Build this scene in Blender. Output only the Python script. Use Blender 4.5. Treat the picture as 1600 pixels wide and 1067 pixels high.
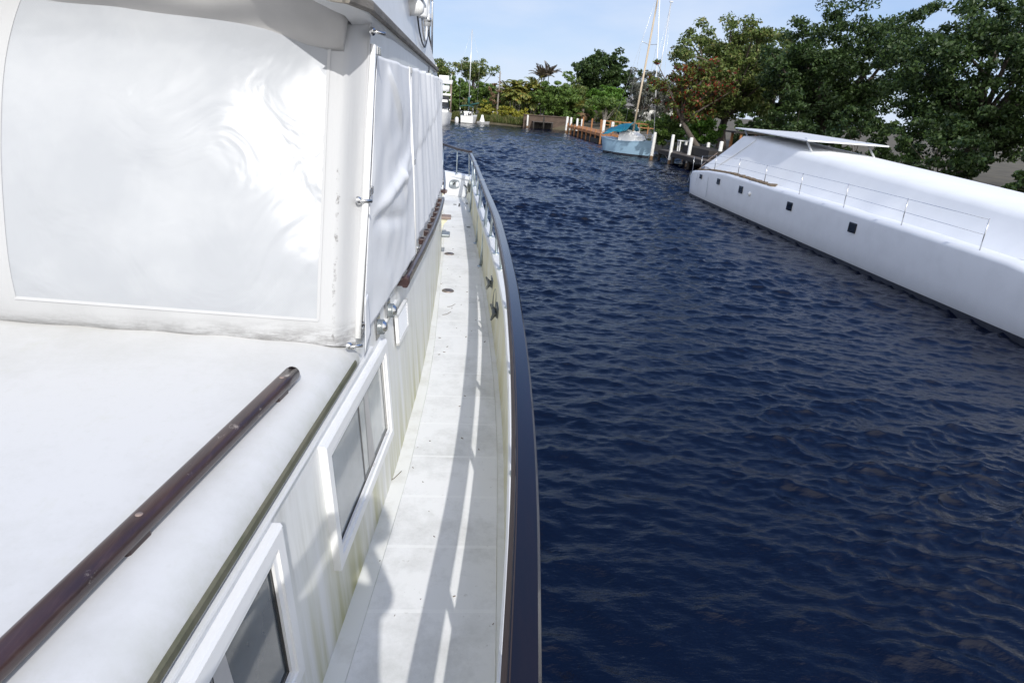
import bpy, bmesh, math, random
import numpy as np
from mathutils import Vector, Matrix, noise as mnoise

for o in list(bpy.data.objects): bpy.data.objects.remove(o)
S = bpy.context.scene
COL = S.collection
R = math.radians

# ------------------------------------------------------------------ camera
cd = bpy.data.cameras.new("camera"); cam = bpy.data.objects.new("camera", cd); COL.objects.link(cam)
cd.sensor_width = 36.0; cd.lens = 21.70; cd.clip_start = 0.02; cd.clip_end = 3000
camX = (0.9949, -0.0711, 0.0711); camY = (-0.0404, 0.3690, 0.9286); camZ = (-0.0922, -0.9267, 0.3642)
m = Matrix((camX, camY, camZ)).transposed()           # columns = camera axes in world space
def ortho(m):
    x = m.col[0].normalized(); y = (m.col[1] - x * m.col[1].dot(x)).normalized(); z = x.cross(y)
    return Matrix((x, y, z)).transposed()
cam.matrix_world = Matrix.Translation((0, 0, 3.6)) @ ortho(m).to_4x4()
S.camera = cam

# ------------------------------------------------------------------ light
SUN = Vector((0.150, -0.789, 0.596)).normalized()     # towards the sun
W = bpy.data.worlds.new("World"); S.world = W; W.use_nodes = True
nt = W.node_tree; nt.nodes.clear()
out = nt.nodes.new('ShaderNodeOutputWorld'); bg = nt.nodes.new('ShaderNodeBackground')
sky = nt.nodes.new('ShaderNodeTexSky'); sky.sky_type = 'NISHITA'; sky.sun_disc = False
sky.sun_elevation = math.asin(SUN.z); sky.sun_rotation = math.atan2(SUN.x, SUN.y)
sky.air_density = 1.0; sky.dust_density = 0.15; sky.ozone_density = 1.4
tc = nt.nodes.new('ShaderNodeTexCoord'); mp = nt.nodes.new('ShaderNodeMapping'); mp.inputs['Scale'].default_value = (1.0, 1.0, 3.2)
n1 = nt.nodes.new('ShaderNodeTexNoise'); n1.inputs['Scale'].default_value = 2.6; n1.inputs['Detail'].default_value = 7; n1.inputs['Roughness'].default_value = .52
cr = nt.nodes.new('ShaderNodeValToRGB'); cr.color_ramp.elements[0].position = .32; cr.color_ramp.elements[1].position = .64
cr.color_ramp.elements[0].color = (.0,)*3 + (1,); cr.color_ramp.elements[1].color = (.85,)*3 + (1,)
mx = nt.nodes.new('ShaderNodeMix'); mx.data_type = 'RGBA'; mx.inputs['B'].default_value = (6.5, 7.2, 8.5, 1)
L = nt.links.new
L(tc.outputs['Generated'], mp.inputs['Vector']); L(mp.outputs['Vector'], n1.inputs['Vector'])
L(n1.outputs['Fac'], cr.inputs['Fac'])
sz = nt.nodes.new('ShaderNodeSeparateXYZ'); L(tc.outputs['Generated'], sz.inputs[0]); ce = nt.nodes.new('ShaderNodeMapRange'); L(sz.outputs[2], ce.inputs[0]); ce.inputs[1].default_value = .16; ce.inputs[2].default_value = .36; ce.inputs[3].default_value = 1.0; ce.inputs[4].default_value = .08
mm = nt.nodes.new('ShaderNodeMath'); mm.operation = 'MULTIPLY'; L(cr.outputs['Color'], mm.inputs[0]); L(ce.outputs[0], mm.inputs[1]); L(mm.outputs[0], mx.inputs['Factor'])
cb = nt.nodes.new('ShaderNodeMapRange'); L(sz.outputs[1], cb.inputs[0]); cb.inputs[1].default_value = .18; cb.inputs[2].default_value = -.40; cb.inputs[3].default_value = 0; cb.inputs[4].default_value = .92   # unseen bright cloud bank, added behind the camera to raise the ambient fill
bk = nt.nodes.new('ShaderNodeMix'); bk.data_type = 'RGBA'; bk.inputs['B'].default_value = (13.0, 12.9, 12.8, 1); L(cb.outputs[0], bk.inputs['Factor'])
hz = nt.nodes.new('ShaderNodeMix'); hz.data_type = 'RGBA'; hz.inputs['Factor'].default_value = .78;    # thin high haze, bluer overhead
hr = nt.nodes.new('ShaderNodeValToRGB'); hr.color_ramp.elements[0].color = (4.5, 6.0, 8.5, 1); hr.color_ramp.elements[1].color = (1.5, 3.0, 7.2, 1); hr.color_ramp.elements[0].position = .0; hr.color_ramp.elements[1].position = .48
L(sz.outputs[2], hr.inputs['Fac']); L(hr.outputs['Color'], hz.inputs['B'])
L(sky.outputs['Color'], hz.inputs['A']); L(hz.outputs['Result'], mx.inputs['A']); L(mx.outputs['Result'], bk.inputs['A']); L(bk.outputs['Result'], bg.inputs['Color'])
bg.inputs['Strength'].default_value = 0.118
L(bg.outputs['Background'], out.inputs['Surface'])
sd = bpy.data.lights.new("sun", 'SUN'); sd.energy = 3.4; sd.angle = R(0.55); sd.color = (1.0, .975, .93)
sun = bpy.data.objects.new("sun", sd); COL.objects.link(sun)
sun.rotation_euler = SUN.to_track_quat('Z', 'Y').to_euler(); sun.location = (5, -20, 30)
S.view_settings.view_transform = 'Standard'; S.view_settings.look = 'None'; S.view_settings.gamma = 1
S.view_settings.exposure = 0.0
S.render.resolution_x = 1024; S.render.resolution_y = 682

# ------------------------------------------------------------------ material helpers
class NT:
    def __init__(s, name):
        s.m = bpy.data.materials.new(name); s.m.use_nodes = True; s.t = s.m.node_tree; s.t.nodes.clear()
        s.out = s.n('ShaderNodeOutputMaterial'); s.p = s.n('ShaderNodeBsdfPrincipled'); s.l(s.p.outputs[0], s.out.inputs['Surface'])
        s.tc = s.n('ShaderNodeTexCoord')
    def n(s, k): return s.t.nodes.new(k)
    def l(s, a, b): s.t.links.new(a, b)
    def noise(s, scale=5, detail=4, rough=.55, stretch=(1, 1, 1), dist=0):
        mp = s.n('ShaderNodeMapping'); mp.inputs['Scale'].default_value = stretch; s.l(s.tc.outputs['Object'], mp.inputs['Vector'])
        n = s.n('ShaderNodeTexNoise'); n.inputs['Scale'].default_value = scale; n.inputs['Detail'].default_value = detail
        n.inputs['Roughness'].default_value = rough; n.inputs['Distortion'].default_value = dist
        s.l(mp.outputs['Vector'], n.inputs['Vector']); return n.outputs['Fac']
    def ramp(s, fac, lo, hi, c0=(0, 0, 0), c1=(1, 1, 1)):
        r = s.n('ShaderNodeValToRGB'); r.color_ramp.elements[0].position = lo; r.color_ramp.elements[1].position = hi
        r.color_ramp.elements[0].color = (*c0, 1); r.color_ramp.elements[1].color = (*c1, 1); s.l(fac, r.inputs['Fac']); return r.outputs['Color']
    def mix(s, fac, a, b):
        x = s.n('ShaderNodeMix'); x.data_type = 'RGBA'
        for k, v in (('Factor', fac), ('A', a), ('B', b)):
            i = [q for q in x.inputs if q.name == k and (q.type == 'RGBA' or k == 'Factor')][0]
            if isinstance(v, (int, float)): i.default_value = v
            elif isinstance(v, tuple): i.default_value = (*v, 1)
            else: s.l(v, i)
        return [q for q in x.outputs if q.type == 'RGBA'][0]
    def math(s, op, a, b=0.0):
        x = s.n('ShaderNodeMath'); x.operation = op
        for i, v in enumerate((a, b)):
            if isinstance(v, (int, float)): x.inputs[i].default_value = v
            else: s.l(v, x.inputs[i])
        return x.outputs[0]
    def xyz(s):
        x = s.n('ShaderNodeSeparateXYZ'); s.l(s.tc.outputs['Object'], x.inputs[0]); return x.outputs
    def bump(s, h, strength=.2, dist=.01, nrm=None):
        b = s.n('ShaderNodeBump'); b.inputs['Strength'].default_value = strength; b.inputs['Distance'].default_value = dist
        s.l(h, b.inputs['Height'])
        if nrm: s.l(nrm, b.inputs['Normal'])
        return b.outputs['Normal']
    def setp(s, **k):
        for a, v in k.items():
            i = s.p.inputs[{'color': 'Base Color', 'rough': 'Roughness', 'metal': 'Metallic', 'normal': 'Normal', 'coat': 'Coat Weight', 'coatr': 'Coat Roughness', 'ior': 'IOR', 'spec': 'Specular IOR Level', 'trans': 'Transmission Weight', 'sheen': 'Sheen Weight', 'alpha': 'Alpha'}[a]]
            if isinstance(v, (int, float)): i.default_value = v
            elif isinstance(v, tuple): i.default_value = (*v, 1) if len(v) == 3 else v
            else: s.l(v, i)
        return s
def simple(name, col, rough=.5, metal=0, var=.25, scale=6, stretch=(1, 1, 1), bumps=0, coat=0, dark=None, lo=.42, hi=.75):
    t = NT(name); f = t.ramp(t.noise(scale, 6, .6, stretch), lo, hi)
    d = dark if dark else tuple(c * (1 - var) for c in col)
    t.setp(color=t.mix(f, col, d), rough=rough, metal=metal, coat=coat)
    if bumps: t.setp(normal=t.bump(t.noise(scale * 6, 4, .6, stretch), bumps, .01))
    return t.m
M = {}
t = NT('white_gelcoat'); d1 = t.ramp(t.noise(1.7, 10, .78), .46, .72); d2 = t.ramp(t.noise(24, 6, .7), .55, .75)
c = t.mix(t.math('MULTIPLY', d1, .35), (.71, .715, .72), (.55, .55, .52)); c = t.mix(t.math('MULTIPLY', d2, .22), c, (.50, .50, .46)); t.setp(color=c, rough=t.math('ADD', t.math('MULTIPLY', d1, .2), .34), normal=t.bump(t.noise(60, 3), .06, .003)); M['gel'] = t.m
# cabin side: rain streaks and green-yellow algae near the deck
t = NT('cabin_side_paint')
st = t.math('MULTIPLY', t.ramp(t.noise(1.0, 7, .72, (1, 13, .7)), .44, .70), t.ramp(t.noise(1.6, 4, .6, (1, 1, 1.6)), .36, .62))
z = t.xyz()[2]; low = t.math('SUBTRACT', 1.0, t.math('DIVIDE', t.math('SUBTRACT', z, 1.6), .85)); low = t.math('MAXIMUM', low, 0.0)
alg = t.math('MULTIPLY', t.math('POWER', low, 1.7), t.ramp(t.noise(1.3, 5, .6, (1, 7, .5)), .36, .64))
c = t.mix(t.math('MULTIPLY', st, .65), (.77, .775, .77), (.50, .50, .47)); c = t.mix(t.math('MULTIPLY', alg, 1.0), c, (.42, .41, .19))
t.setp(color=c, rough=.42, normal=t.bump(t.noise(26, 3), .05, .004)); M['cabin'] = t.m
t = NT('cabin_roof_paint'); d1 = t.ramp(t.noise(1.3, 10, .8), .44, .70); d2 = t.ramp(t.noise(38, 5, .75), .56, .72); d3 = t.ramp(t.noise(7, 8, .8, (1.6, .7, 1)), .56, .70)
c = t.mix(t.math('MULTIPLY', d1, .45), (.575, .575, .575), (.40, .40, .375)); c = t.mix(t.math('MULTIPLY', d3, .35), c, (.50, .50, .44)); c = t.mix(t.math('MULTIPLY', d2, .16), c, (.40, .40, .36))
x_ = t.xyz(); edge_ = t.math('MAXIMUM', t.math('MULTIPLY', t.math('SUBTRACT', 2.615, x_[2]), 9), 0.0); c = t.mix(t.math('MINIMUM', t.math('MULTIPLY', edge_, t.ramp(t.noise(6, 8, .75), .4, .65)), .7), c, (.40, .41, .34))
t.setp(color=c, rough=.55, normal=t.bump(t.noise(40, 3), .05, .003)); M['roofpaint'] = t.m
# deck
t = NT('nonskid_deck_paint')
y = t.xyz()[1]; fr = t.math('FRACT', t.math('DIVIDE', y, .395)); ln = t.math('LESS_THAN', fr, .05)
dirt = t.ramp(t.noise(2.6, 9, .74), .47, .74); sp = t.ramp(t.noise(34, 3, .5), .70, .76); sp2 = t.ramp(t.noise(9, 6, .7, (2, 1, 1)), .62, .74)
c = t.mix(t.math('MULTIPLY', dirt, .85), (.775, .775, .77), (.50, .50, .48)); c = t.mix(t.math('MULTIPLY', sp2, .35), c, (.50, .49, .45))
c = t.mix(t.math('MULTIPLY', ln, .6), c, (.83, .83, .82)); c = t.mix(t.math('MULTIPLY', sp, .40), c, (.30, .28, .24))
h = t.math('ADD', t.noise(170, 2, .5), t.math('MULTIPLY', ln, .8))
t.setp(color=c, rough=.6, normal=t.bump(h, .16, .004)); M['deck'] = t.m
t = NT('waterway_paint'); dirt = t.ramp(t.noise(4, 7, .7), .5, .78)
c = t.mix(t.math('MULTIPLY', dirt, .7), (.77, .77, .74), (.50, .48, .42))
t.setp(color=c, rough=.4, normal=t.bump(t.noise(30, 3), .05, .004)); M['waterway'] = t.m
# inner bulwark, yellowed
t = NT('yellowed_bulwark_paint')
f = t.ramp(t.noise(.9, 4, .6, (1, 3.2, .5)), .36, .66); st = t.ramp(t.noise(2, 5, .6, (1, 9, .6)), .5, .75)
c = t.mix(f, (.72, .71, .60), (.62, .57, .33)); c = t.mix(t.math('MULTIPLY', st, .35), c, (.42, .37, .22)); t.setp(color=c, rough=.45); M['bulwark'] = t.m
# varnished cap rail
t = NT('varnished_rail')
f = t.ramp(t.noise(2.5, 6, .65, (8, .7, 8)), .4, .7); w = t.ramp(t.noise(3, 8, .7, (6, 1, 6)), .70, .80)
c = t.mix(f, (.010, .0065, .0075), (.005, .0045, .007)); c = t.mix(t.math('MULTIPLY', w, .5), c, (.20, .17, .15))
t.setp(color=c, rough=t.math('ADD', t.math('MULTIPLY', f, .10), .16), coat=.7, coatr=.07, ior=1.5, spec=.15, normal=t.bump(t.noise(8, 4, .5, (6, 1, 6)), .06, .003)); M['rail'] = t.m
M['railside'] = simple('worn_rail_edge', (.032, .021, .019), .4, var=.7, scale=5, stretch=(1, .4, 3), dark=(.03, .017, .015))
t = NT('brown_painted_teak'); w = t.ramp(t.noise(20, 8, .75, (1, .6, 1)), .61, .66)
c = t.mix(t.ramp(t.noise(4, 5), .4, .7), (.050, .026, .024), (.024, .015, .017)); c = t.mix(t.math('MULTIPLY', w, .6), c, (.42, .37, .33))
gr_ = t.noise(6, 7, .7, (22, 1, 22)); c = t.mix(t.math('MULTIPLY', t.ramp(gr_, .5, .7), .5), c, (.10, .06, .05)); t.setp(color=c, rough=t.math('ADD', t.math('MULTIPLY', w, .3), .3), coat=.3, normal=t.bump(w, .35, .002, t.bump(gr_, .25, .002))); M['teak'] = t.m
M['wornteak'] = simple('weathered_step_teak', (.30, .23, .20), .7, var=.4, scale=9, stretch=(1, 4, 1))
M['strip'] = simple('mouldy_rub_strip', (.13, .125, .085), .75, var=.6, scale=7, stretch=(1, 1, 1), bumps=.3, dark=(.055, .065, .03))
M['eave'] = simple('weathered_eave_strip', (.21, .19, .165), .7, var=.6, scale=6, stretch=(4, 1, 4), bumps=.3)
t = NT('galvanised_post'); t.setp(color=t.mix(t.ramp(t.noise(9, 5), .4, .7), (.50, .56, .58), (.30, .35, .37)), rough=.34, metal=.75); M['galv'] = t.m
M['steel'] = simple('stainless_steel', (.62, .62, .62), .22, 1, var=.3, scale=12)
M['bronze'] = simple('weathered_bronze', (.17, .18, .17), .45, .7, var=.5, scale=22, bumps=.2)
M['greygasket'] = simple('grey_hawse_casting', (.30, .33, .34), .5, .5, var=.35, scale=14)
M['filler'] = simple('filler_plate_metal', (.30, .25, .22), .45, .7, var=.4, scale=30)
t = NT('white_canvas'); f = t.ramp(t.noise(2.2, 5, .6), .4, .75)
dz = t.xyz(); stn = t.ramp(t.noise(3.0, 6, .7, (1, 6, .5)), .58, .8)
c = t.mix(t.math('MULTIPLY', f, .5), (.77, .78, .795), (.70, .71, .73)); c = t.mix(t.math('MULTIPLY', stn, .25), c, (.45, .44, .42))
t.setp(color=c, rough=.8, normal=t.bump(t.noise(420, 1), .05, .002, t.bump(t.noise(5, 3, .5), .10, .02))); M['canvas'] = t.m
# aft canvas border with mildew on its bottom hem
t = NT('canvas_border'); z = t.xyz()[2]; low = t.math('MAXIMUM', t.math('SUBTRACT', 1.0, t.math('DIVIDE', t.math('SUBTRACT', z, 2.60), .12)), 0.0)
mil = t.math('MULTIPLY', low, t.ramp(t.noise(9, 8, .78, (1, 1, 4)), .42, .58)); st = t.ramp(t.noise(5, 7, .7, (5, 1, .6)), .62, .8)
x_ = t.xyz()[0]; seam = t.math('LESS_THAN', t.math('ABSOLUTE', t.math('ADD', t.math('ADD', x_, .492), t.math('MULTIPLY', t.math('SUBTRACT', t.noise(30, 2), .5), .03))), .006); seam = t.math('MULTIPLY', seam, t.math('MULTIPLY', t.math('LESS_THAN', z, 3.3), t.ramp(t.noise(24, 6, .8), .5, .62))); mil = t.math('MAXIMUM', mil, t.math('MULTIPLY', seam, .9))
c = t.mix(t.math('MULTIPLY', mil, .85), (.43, .435, .445), (.12, .115, .11)); c = t.mix(t.math('MULTIPLY', st, .18), c, (.5, .5, .48))
t.setp(color=c, rough=.62, normal=t.bump(t.noise(3, 4, .5, (9, 1, 1)), .18, .015)); M['border'] = t.m
t = NT('woven_mesh'); q = t.xyz(); 
gx = t.math('SINE', t.math('MULTIPLY', q[0], 640)); gz = t.math('SINE', t.math('MULTIPLY', q[2], 640)); g = t.math('MULTIPLY', gx, gz)
c = t.mix(t.math('MULTIPLY', t.ramp(g, .1, .9), .35), (.365, .38, .405), (.30, .315, .35)); c = t.mix(t.math('MULTIPLY', t.ramp(t.noise(2.5, 5, .6), .45, .75), .25), c, (.60, .61, .62))
t.setp(color=c, rough=.21, spec=.75, normal=t.bump(t.noise(2.6, 3, .5, (1, 1, 1), 1.6), .35, .03)); M['mesh'] = t.m
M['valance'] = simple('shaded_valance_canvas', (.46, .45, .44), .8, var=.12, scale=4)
t = NT('painted_frame'); w = t.ramp(t.noise(13, 8, .75), .66, .72)
c = t.mix(t.math('MULTIPLY', w, .6), (.80, .80, .80), (.36, .29, .25)); t.setp(color=c, rough=.38, normal=t.bump(w, .3, .002)); M['frame'] = t.m
M['black'] = simple('dark_gasket', (.02, .018, .016), .6, var=.4)
def glassm(name, col, rough=.05):
    t = NT(name); f = t.ramp(t.noise(1.8, 6, .65), .35, .75)
    t.setp(color=t.mix(f, col, tuple(v * .6 for v in col)), rough=rough, spec=.6, coat=.2); return t.m
M['pane'] = glassm('curtained_pane', (.34, .37, .39), .08); M['pane2'] = glassm('pale_curtained_pane', (.50, .52, .51), .10); M['panedark'] = glassm('dim_window_pane', (.085, .10, .115), .05)
M['yglass'] = glassm('dark_boat_glass', (.012, .016, .024), .05)
M['white'] = simple('white_paint', (.80, .80, .79), .35, var=.08, scale=4)
M['pole'] = simple('white_pvc_post', (.84, .84, .83), .3, var=.05)
M['cord'] = simple('black_cable', (.03, .03, .03), .5)
M['cathull'] = simple('catamaran_white', (.74, .75, .77), .35, var=.08, scale=2)
M['cattarp'] = simple('white_tarpaulin', (.78, .79, .80), .6, var=.06, scale=1.2, bumps=.08)
M['leaflitter'] = simple('dead_leaf_litter', (.16, .12, .08), .9, var=.5, scale=14)
M['bluehull'] = simple('pale_blue_hull', (.32, .48, .62), .35, var=.12, scale=1.5, stretch=(1, 1, 3))
M['boot'] = simple('dark_antifouling', (.025, .028, .04), .6, var=.4)
M['teal'] = simple('teal_tarpaulin', (.012, .20, .29), .6, var=.2, scale=2)
M['greencov'] = simple('dark_green_cover', (.015, .085, .075), .7, var=.2)
M['mast'] = simple('tan_mast', (.46, .38, .28), .45, var=.2, scale=2)
M['alu'] = simple('aluminium_mast', (.62, .63, .64), .3, .4, var=.2)
M['orangewood'] = simple('orange_brown_dock_timber', (.34, .155, .062), .75, var=.4, scale=3, stretch=(1, 1, 4))
M['greydock'] = simple('dark_weathered_dock', (.10, .085, .075), .85, var=.5, scale=3)
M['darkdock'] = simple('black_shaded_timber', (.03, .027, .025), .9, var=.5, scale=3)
t = NT('white_piling'); z = t.xyz()[2]; nz = t.noise(3, 5, .6, (3, 3, 1)); lowm = t.math('LESS_THAN', t.math('ADD', z, t.math('MULTIPLY', nz, .25)), .42)
c = t.mix(lowm, t.mix(t.ramp(nz, .4, .75), (.74, .74, .72), (.52, .50, .47)), (.16, .10, .055)); t.setp(color=c, rough=.6); M['piling'] = t.m
M['seawall'] = simple('stained_concrete', (.105, .075, .058), .9, var=.5, scale=1.2, stretch=(1, 1, 2), bumps=.3)
M['soil'] = simple('bank_soil', (.10, .085, .055), .95, var=.5, scale=.6, bumps=.3)
M['house'] = simple('white_stucco', (.74, .73, .70), .8, var=.1)
M['roof'] = simple('grey_shingle', (.20, .19, .18), .85, var=.3)
M['skin'] = simple('skin', (.45, .28, .21), .5, var=.1); M['shirt'] = simple('shirt_cloth', (.25, .28, .35), .9)
M['bark'] = simple('grey_bark', (.115, .095, .08), .9, var=.5, scale=4, stretch=(1, 1, .4), bumps=.4)
M['palebark'] = simple('pale_bark', (.27, .245, .215), .85, var=.4, scale=4, stretch=(1, 1, .4), bumps=.3)
def leafm(name, a, b, c2=None, tr=.25):
    t = NT(name); g = t.n('ShaderNodeNewGeometry'); rp = g.outputs['Random Per Island']
    r = t.n('ShaderNodeValToRGB'); e = r.color_ramp.elements; e[0].color = (*a, 1); e[1].color = (*b, 1); e[1].position = .8
    if c2: k = e.new(.93); k.color = (*c2, 1); k.position = .9
    t.l(rp, r.inputs['Fac']); col = r.outputs['Color']
    t.setp(color=col, rough=.5, spec=.35); tb = t.n('ShaderNodeBsdfTranslucent'); t.l(col, tb.inputs['Color'])
    ms = t.n('ShaderNodeMixShader'); ms.inputs[0].default_value = tr; t.l(t.p.outputs[0], ms.inputs[1]); t.l(tb.outputs[0], ms.inputs[2]); t.l(ms.outputs[0], t.out.inputs['Surface'])
    return t.m
LF = {
 'oak': leafm('oak_leaves', (0.054, 0.090, 0.023), (0.154, 0.204, 0.053), (0.217, 0.211, 0.076)),
 'dark': leafm('dark_fig_leaves', (0.018, 0.040, 0.013), (0.055, 0.094, 0.024)),
 'mid': leafm('mid_green_leaves', (0.048, 0.098, 0.020), (0.136, 0.211, 0.045)),
 'bright': leafm('bright_green_leaves', (0.056, 0.131, 0.020), (0.119, 0.231, 0.033)),
 'grey': leafm('grey_green_needles', (.070, .078, .062), (.15, .155, .13)),
 'yellow': leafm('yellow_green_leaves', (0.125, 0.150, 0.022), (0.325, 0.300, 0.039)),
 'red': leafm('red_and_green_leaves', (0.054, 0.090, 0.020), (0.154, 0.179, 0.037), (0.271, 0.036, 0.023)),
 'redonly': leafm('dark_red_leaves', (.045, .010, .010), (.105, .022, .016)),
 'palm': leafm('palm_leaflets', (0.073, 0.114, 0.023), (0.236, 0.244, 0.057), (0.344, 0.244, 0.063)),
 'purple': leafm('purple_palm_leaflets', (.085, .085, .055), (.20, .15, .115)),
 'dead': leafm('dead_fronds', (.13, .085, .05), (.24, .16, .09)),
 'reed': leafm('bank_grass', (.05, .085, .018), (.14, .15, .045), (.22, .19, .09)),
}

# ------------------------------------------------------------------ geometry helpers
def crv(pts, n=60, sm=3):
    p = np.array(pts, float); d = np.r_[0, np.cumsum(np.linalg.norm(np.diff(p, axis=0), axis=1))]
    s = np.linspace(0, d[-1], n); q = np.stack([np.interp(s, d, p[:, k]) for k in range(p.shape[1])], 1)
    for _ in range(sm): q[1:-1] = .25 * q[:-2] + .5 * q[1:-1] + .25 * q[2:]
    return q
def fn(pts, sm=.35):
    p = np.array(pts, float); ys = np.linspace(p[0, 0], p[-1, 0], 800); v = np.interp(ys, p[:, 0], p[:, 1])
    k = max(1, int(sm / (ys[1] - ys[0]))); ker = np.hanning(2 * k + 3); ker /= ker.sum(); vp = np.pad(v, (k + 1,), 'reflect', reflect_type='odd')
    v = np.convolve(vp, ker, 'valid'); return lambda y: np.interp(y, ys, v)
class MB:
    def __init__(s): s.v = []; s.f = []; s.mi = []; s.sm = []
    def add(s, vs, fs, mi=0, smooth=False):
        b = len(s.v); s.v += [tuple(map(float, v)) for v in vs]
        for f in fs: s.f.append(tuple(i + b for i in f)); s.mi.append(mi); s.sm.append(smooth)
        return s
    def grid(s, rows, mi=0, smooth=True, closeu=False, flip=False):
        rows = [list(r) for r in rows]; n = len(rows[0]); fs = []
        for i in range(len(rows) - 1):
            for j in range(n if closeu else n - 1):
                a, b = i * n + j, i * n + (j + 1) % n; q = (a, b, b + n, a + n); fs.append(q[::-1] if flip else q)
        return s.add([p for r in rows for p in r], fs, mi, smooth)
    def box(s, c, d, mi=0, rot=None, taper=1.0, rz=0):
        x, y, z = (k / 2 for k in d); vs = [Vector((sx * x * (taper if sz > 0 else 1), sy * y * (taper if sz > 0 else 1), sz * z)) for sz in (-1, 1) for sx, sy in ((-1, -1), (1, -1), (1, 1), (-1, 1))]
        if rz: rot = Matrix.Rotation(rz, 3, 'Z')
        if rot is not None: vs = [rot @ v for v in vs]
        return s.add([v + Vector(c) for v in vs], [(3, 2, 1, 0), (4, 5, 6, 7), (0, 1, 5, 4), (1, 2, 6, 5), (2, 3, 7, 6), (3, 0, 4, 7)], mi)
    def bar(s, a, b, w, h, mi=0, up=(0, 0, 1)):
        a, b = Vector(a), Vector(b); t = (b - a).normalized(); u = t.cross(Vector(up)).normalized(); v = u.cross(t)
        vs = [p + u * (i * w / 2) + v * (j * h / 2) for p in (a, b) for i, j in ((-1, -1), (1, -1), (1, 1), (-1, 1))]
        return s.add(vs, [(0, 1, 2, 3), (7, 6, 5, 4), (0, 4, 5, 1), (1, 5, 6, 2), (2, 6, 7, 3), (3, 7, 4, 0)], mi)
    def tube(s, path, r, n=10, mi=0, cap=True):
        P = [Vector(p) for p in path]; rr = r if isinstance(r, (list, tuple, np.ndarray)) else [r] * len(P); rows = []; prev = None
        for i, p in enumerate(P):
            t = (P[min(i + 1, len(P) - 1)] - P[max(i - 1, 0)]).normalized()
            if prev is None: prev = t.orthogonal().normalized()
            u = (prev - t * prev.dot(t)).normalized(); prev = u; w = t.cross(u)
            rows.append([p + (u * math.cos(a) + w * math.sin(a)) * rr[i] for a in [2 * math.pi * k / n for k in range(n)]])
        s.grid(rows, mi, True, True)
        if cap:
            s.add(rows[0], [tuple(range(n))[::-1]], mi); s.add(rows[-1], [tuple(range(n))], mi)
        return s
    def lathe(s, prof, c, axis=(0, 0, 1), n=20, mi=0):
        ax = Vector(axis).normalized(); u = ax.orthogonal().normalized(); w = ax.cross(u)
        rows = [[Vector(c) + ax * h + (u * math.cos(2 * math.pi * k / n) + w * math.sin(2 * math.pi * k / n)) * r for k in range(n)] for r, h in prof]
        return s.grid(rows, mi, True, True)
    def sweep(s, path, sec, mi=0, smooth=False, up=(0, 0, 1)):     # sec: list of (side, up) offsets or function of i; side is to the right of travel
        P = [Vector(p) for p in path]; rows = []
        for i, p in enumerate(P):
            t = (P[min(i + 1, len(P) - 1)] - P[max(i - 1, 0)]).normalized(); u = t.cross(Vector(up)).normalized(); v = u.cross(t)
            sc = sec(i) if callable(sec) else sec
            rows.append([p + u * a + v * b for a, b in sc])
        s.grid(rows, mi, smooth, True); n = len(rows[0])
        s.add(rows[0], [tuple(range(n))[::-1]], mi); s.add(rows[-1], [tuple(range(n))], mi); return s
    def build(s, name, mats, parent=None, bevel=0, fix=True):
        me = bpy.data.meshes.new(name); me.from_pydata(s.v, [], s.f); mats = mats if isinstance(mats, (list, tuple)) else [mats]
        for q in mats: me.materials.append(q)
        me.polygons.foreach_set('material_index', s.mi); me.polygons.foreach_set('use_smooth', s.sm); me.update()
        if fix:
            bm = bmesh.new(); bm.from_mesh(me); bmesh.ops.remove_doubles(bm, verts=bm.verts, dist=.0002); bmesh.ops.recalc_face_normals(bm, faces=bm.faces); bm.to_mesh(me); bm.free()
        o = bpy.data.objects.new(name, me); COL.objects.link(o)
        if parent: put(o, parent)
        if bevel:
            b = o.modifiers.new('bevel', 'BEVEL'); b.width = bevel; b.segments = 2; b.limit_method = 'ANGLE'; b.angle_limit = R(40)
        return o
def put(o, parent):                        # meshes are built in world space; a thing's Empty stands at its base
    o.parent = parent
    if parent.type == 'EMPTY': o.matrix_parent_inverse = Matrix.Translation(-Vector(parent.location))
def base(o):                               # origin of a one-mesh thing to its foot
    me = o.data; n = len(me.vertices); c = np.empty(n * 3, np.float32); me.vertices.foreach_get('co', c); c = c.reshape(-1, 3)
    p = Vector(((c[:, 0].min() + c[:, 0].max()) / 2, (c[:, 1].min() + c[:, 1].max()) / 2, c[:, 2].min()))
    me.transform(Matrix.Translation(-p)); o.location = p; return o
def empty(name, loc, label, cat, group=None):
    o = bpy.data.objects.new(name, None); o.location = loc; o.empty_display_size = .3; COL.objects.link(o); tag(o, label, cat, group); return o
def tag(o, label, cat, group=None, kind=None):
    if label: o['label'] = label
    if cat: o['category'] = cat
    if group: o['group'] = group
    if kind: o['kind'] = kind
    return o
def rrect(w, h, r, n=4):
    p = []
    for cx, cy, a0 in ((w/2-r, h/2-r, 0), (-w/2+r, h/2-r, 90), (-w/2+r, -h/2+r, 180), (w/2-r, -h/2+r, 270)):
        p += [(cx + r * math.cos(R(a0 + 90 * k / n)), cy + r * math.sin(R(a0 + 90 * k / n))) for k in range(n + 1)]
    return p
rng = np.random.default_rng(7); random.seed(7)

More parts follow.
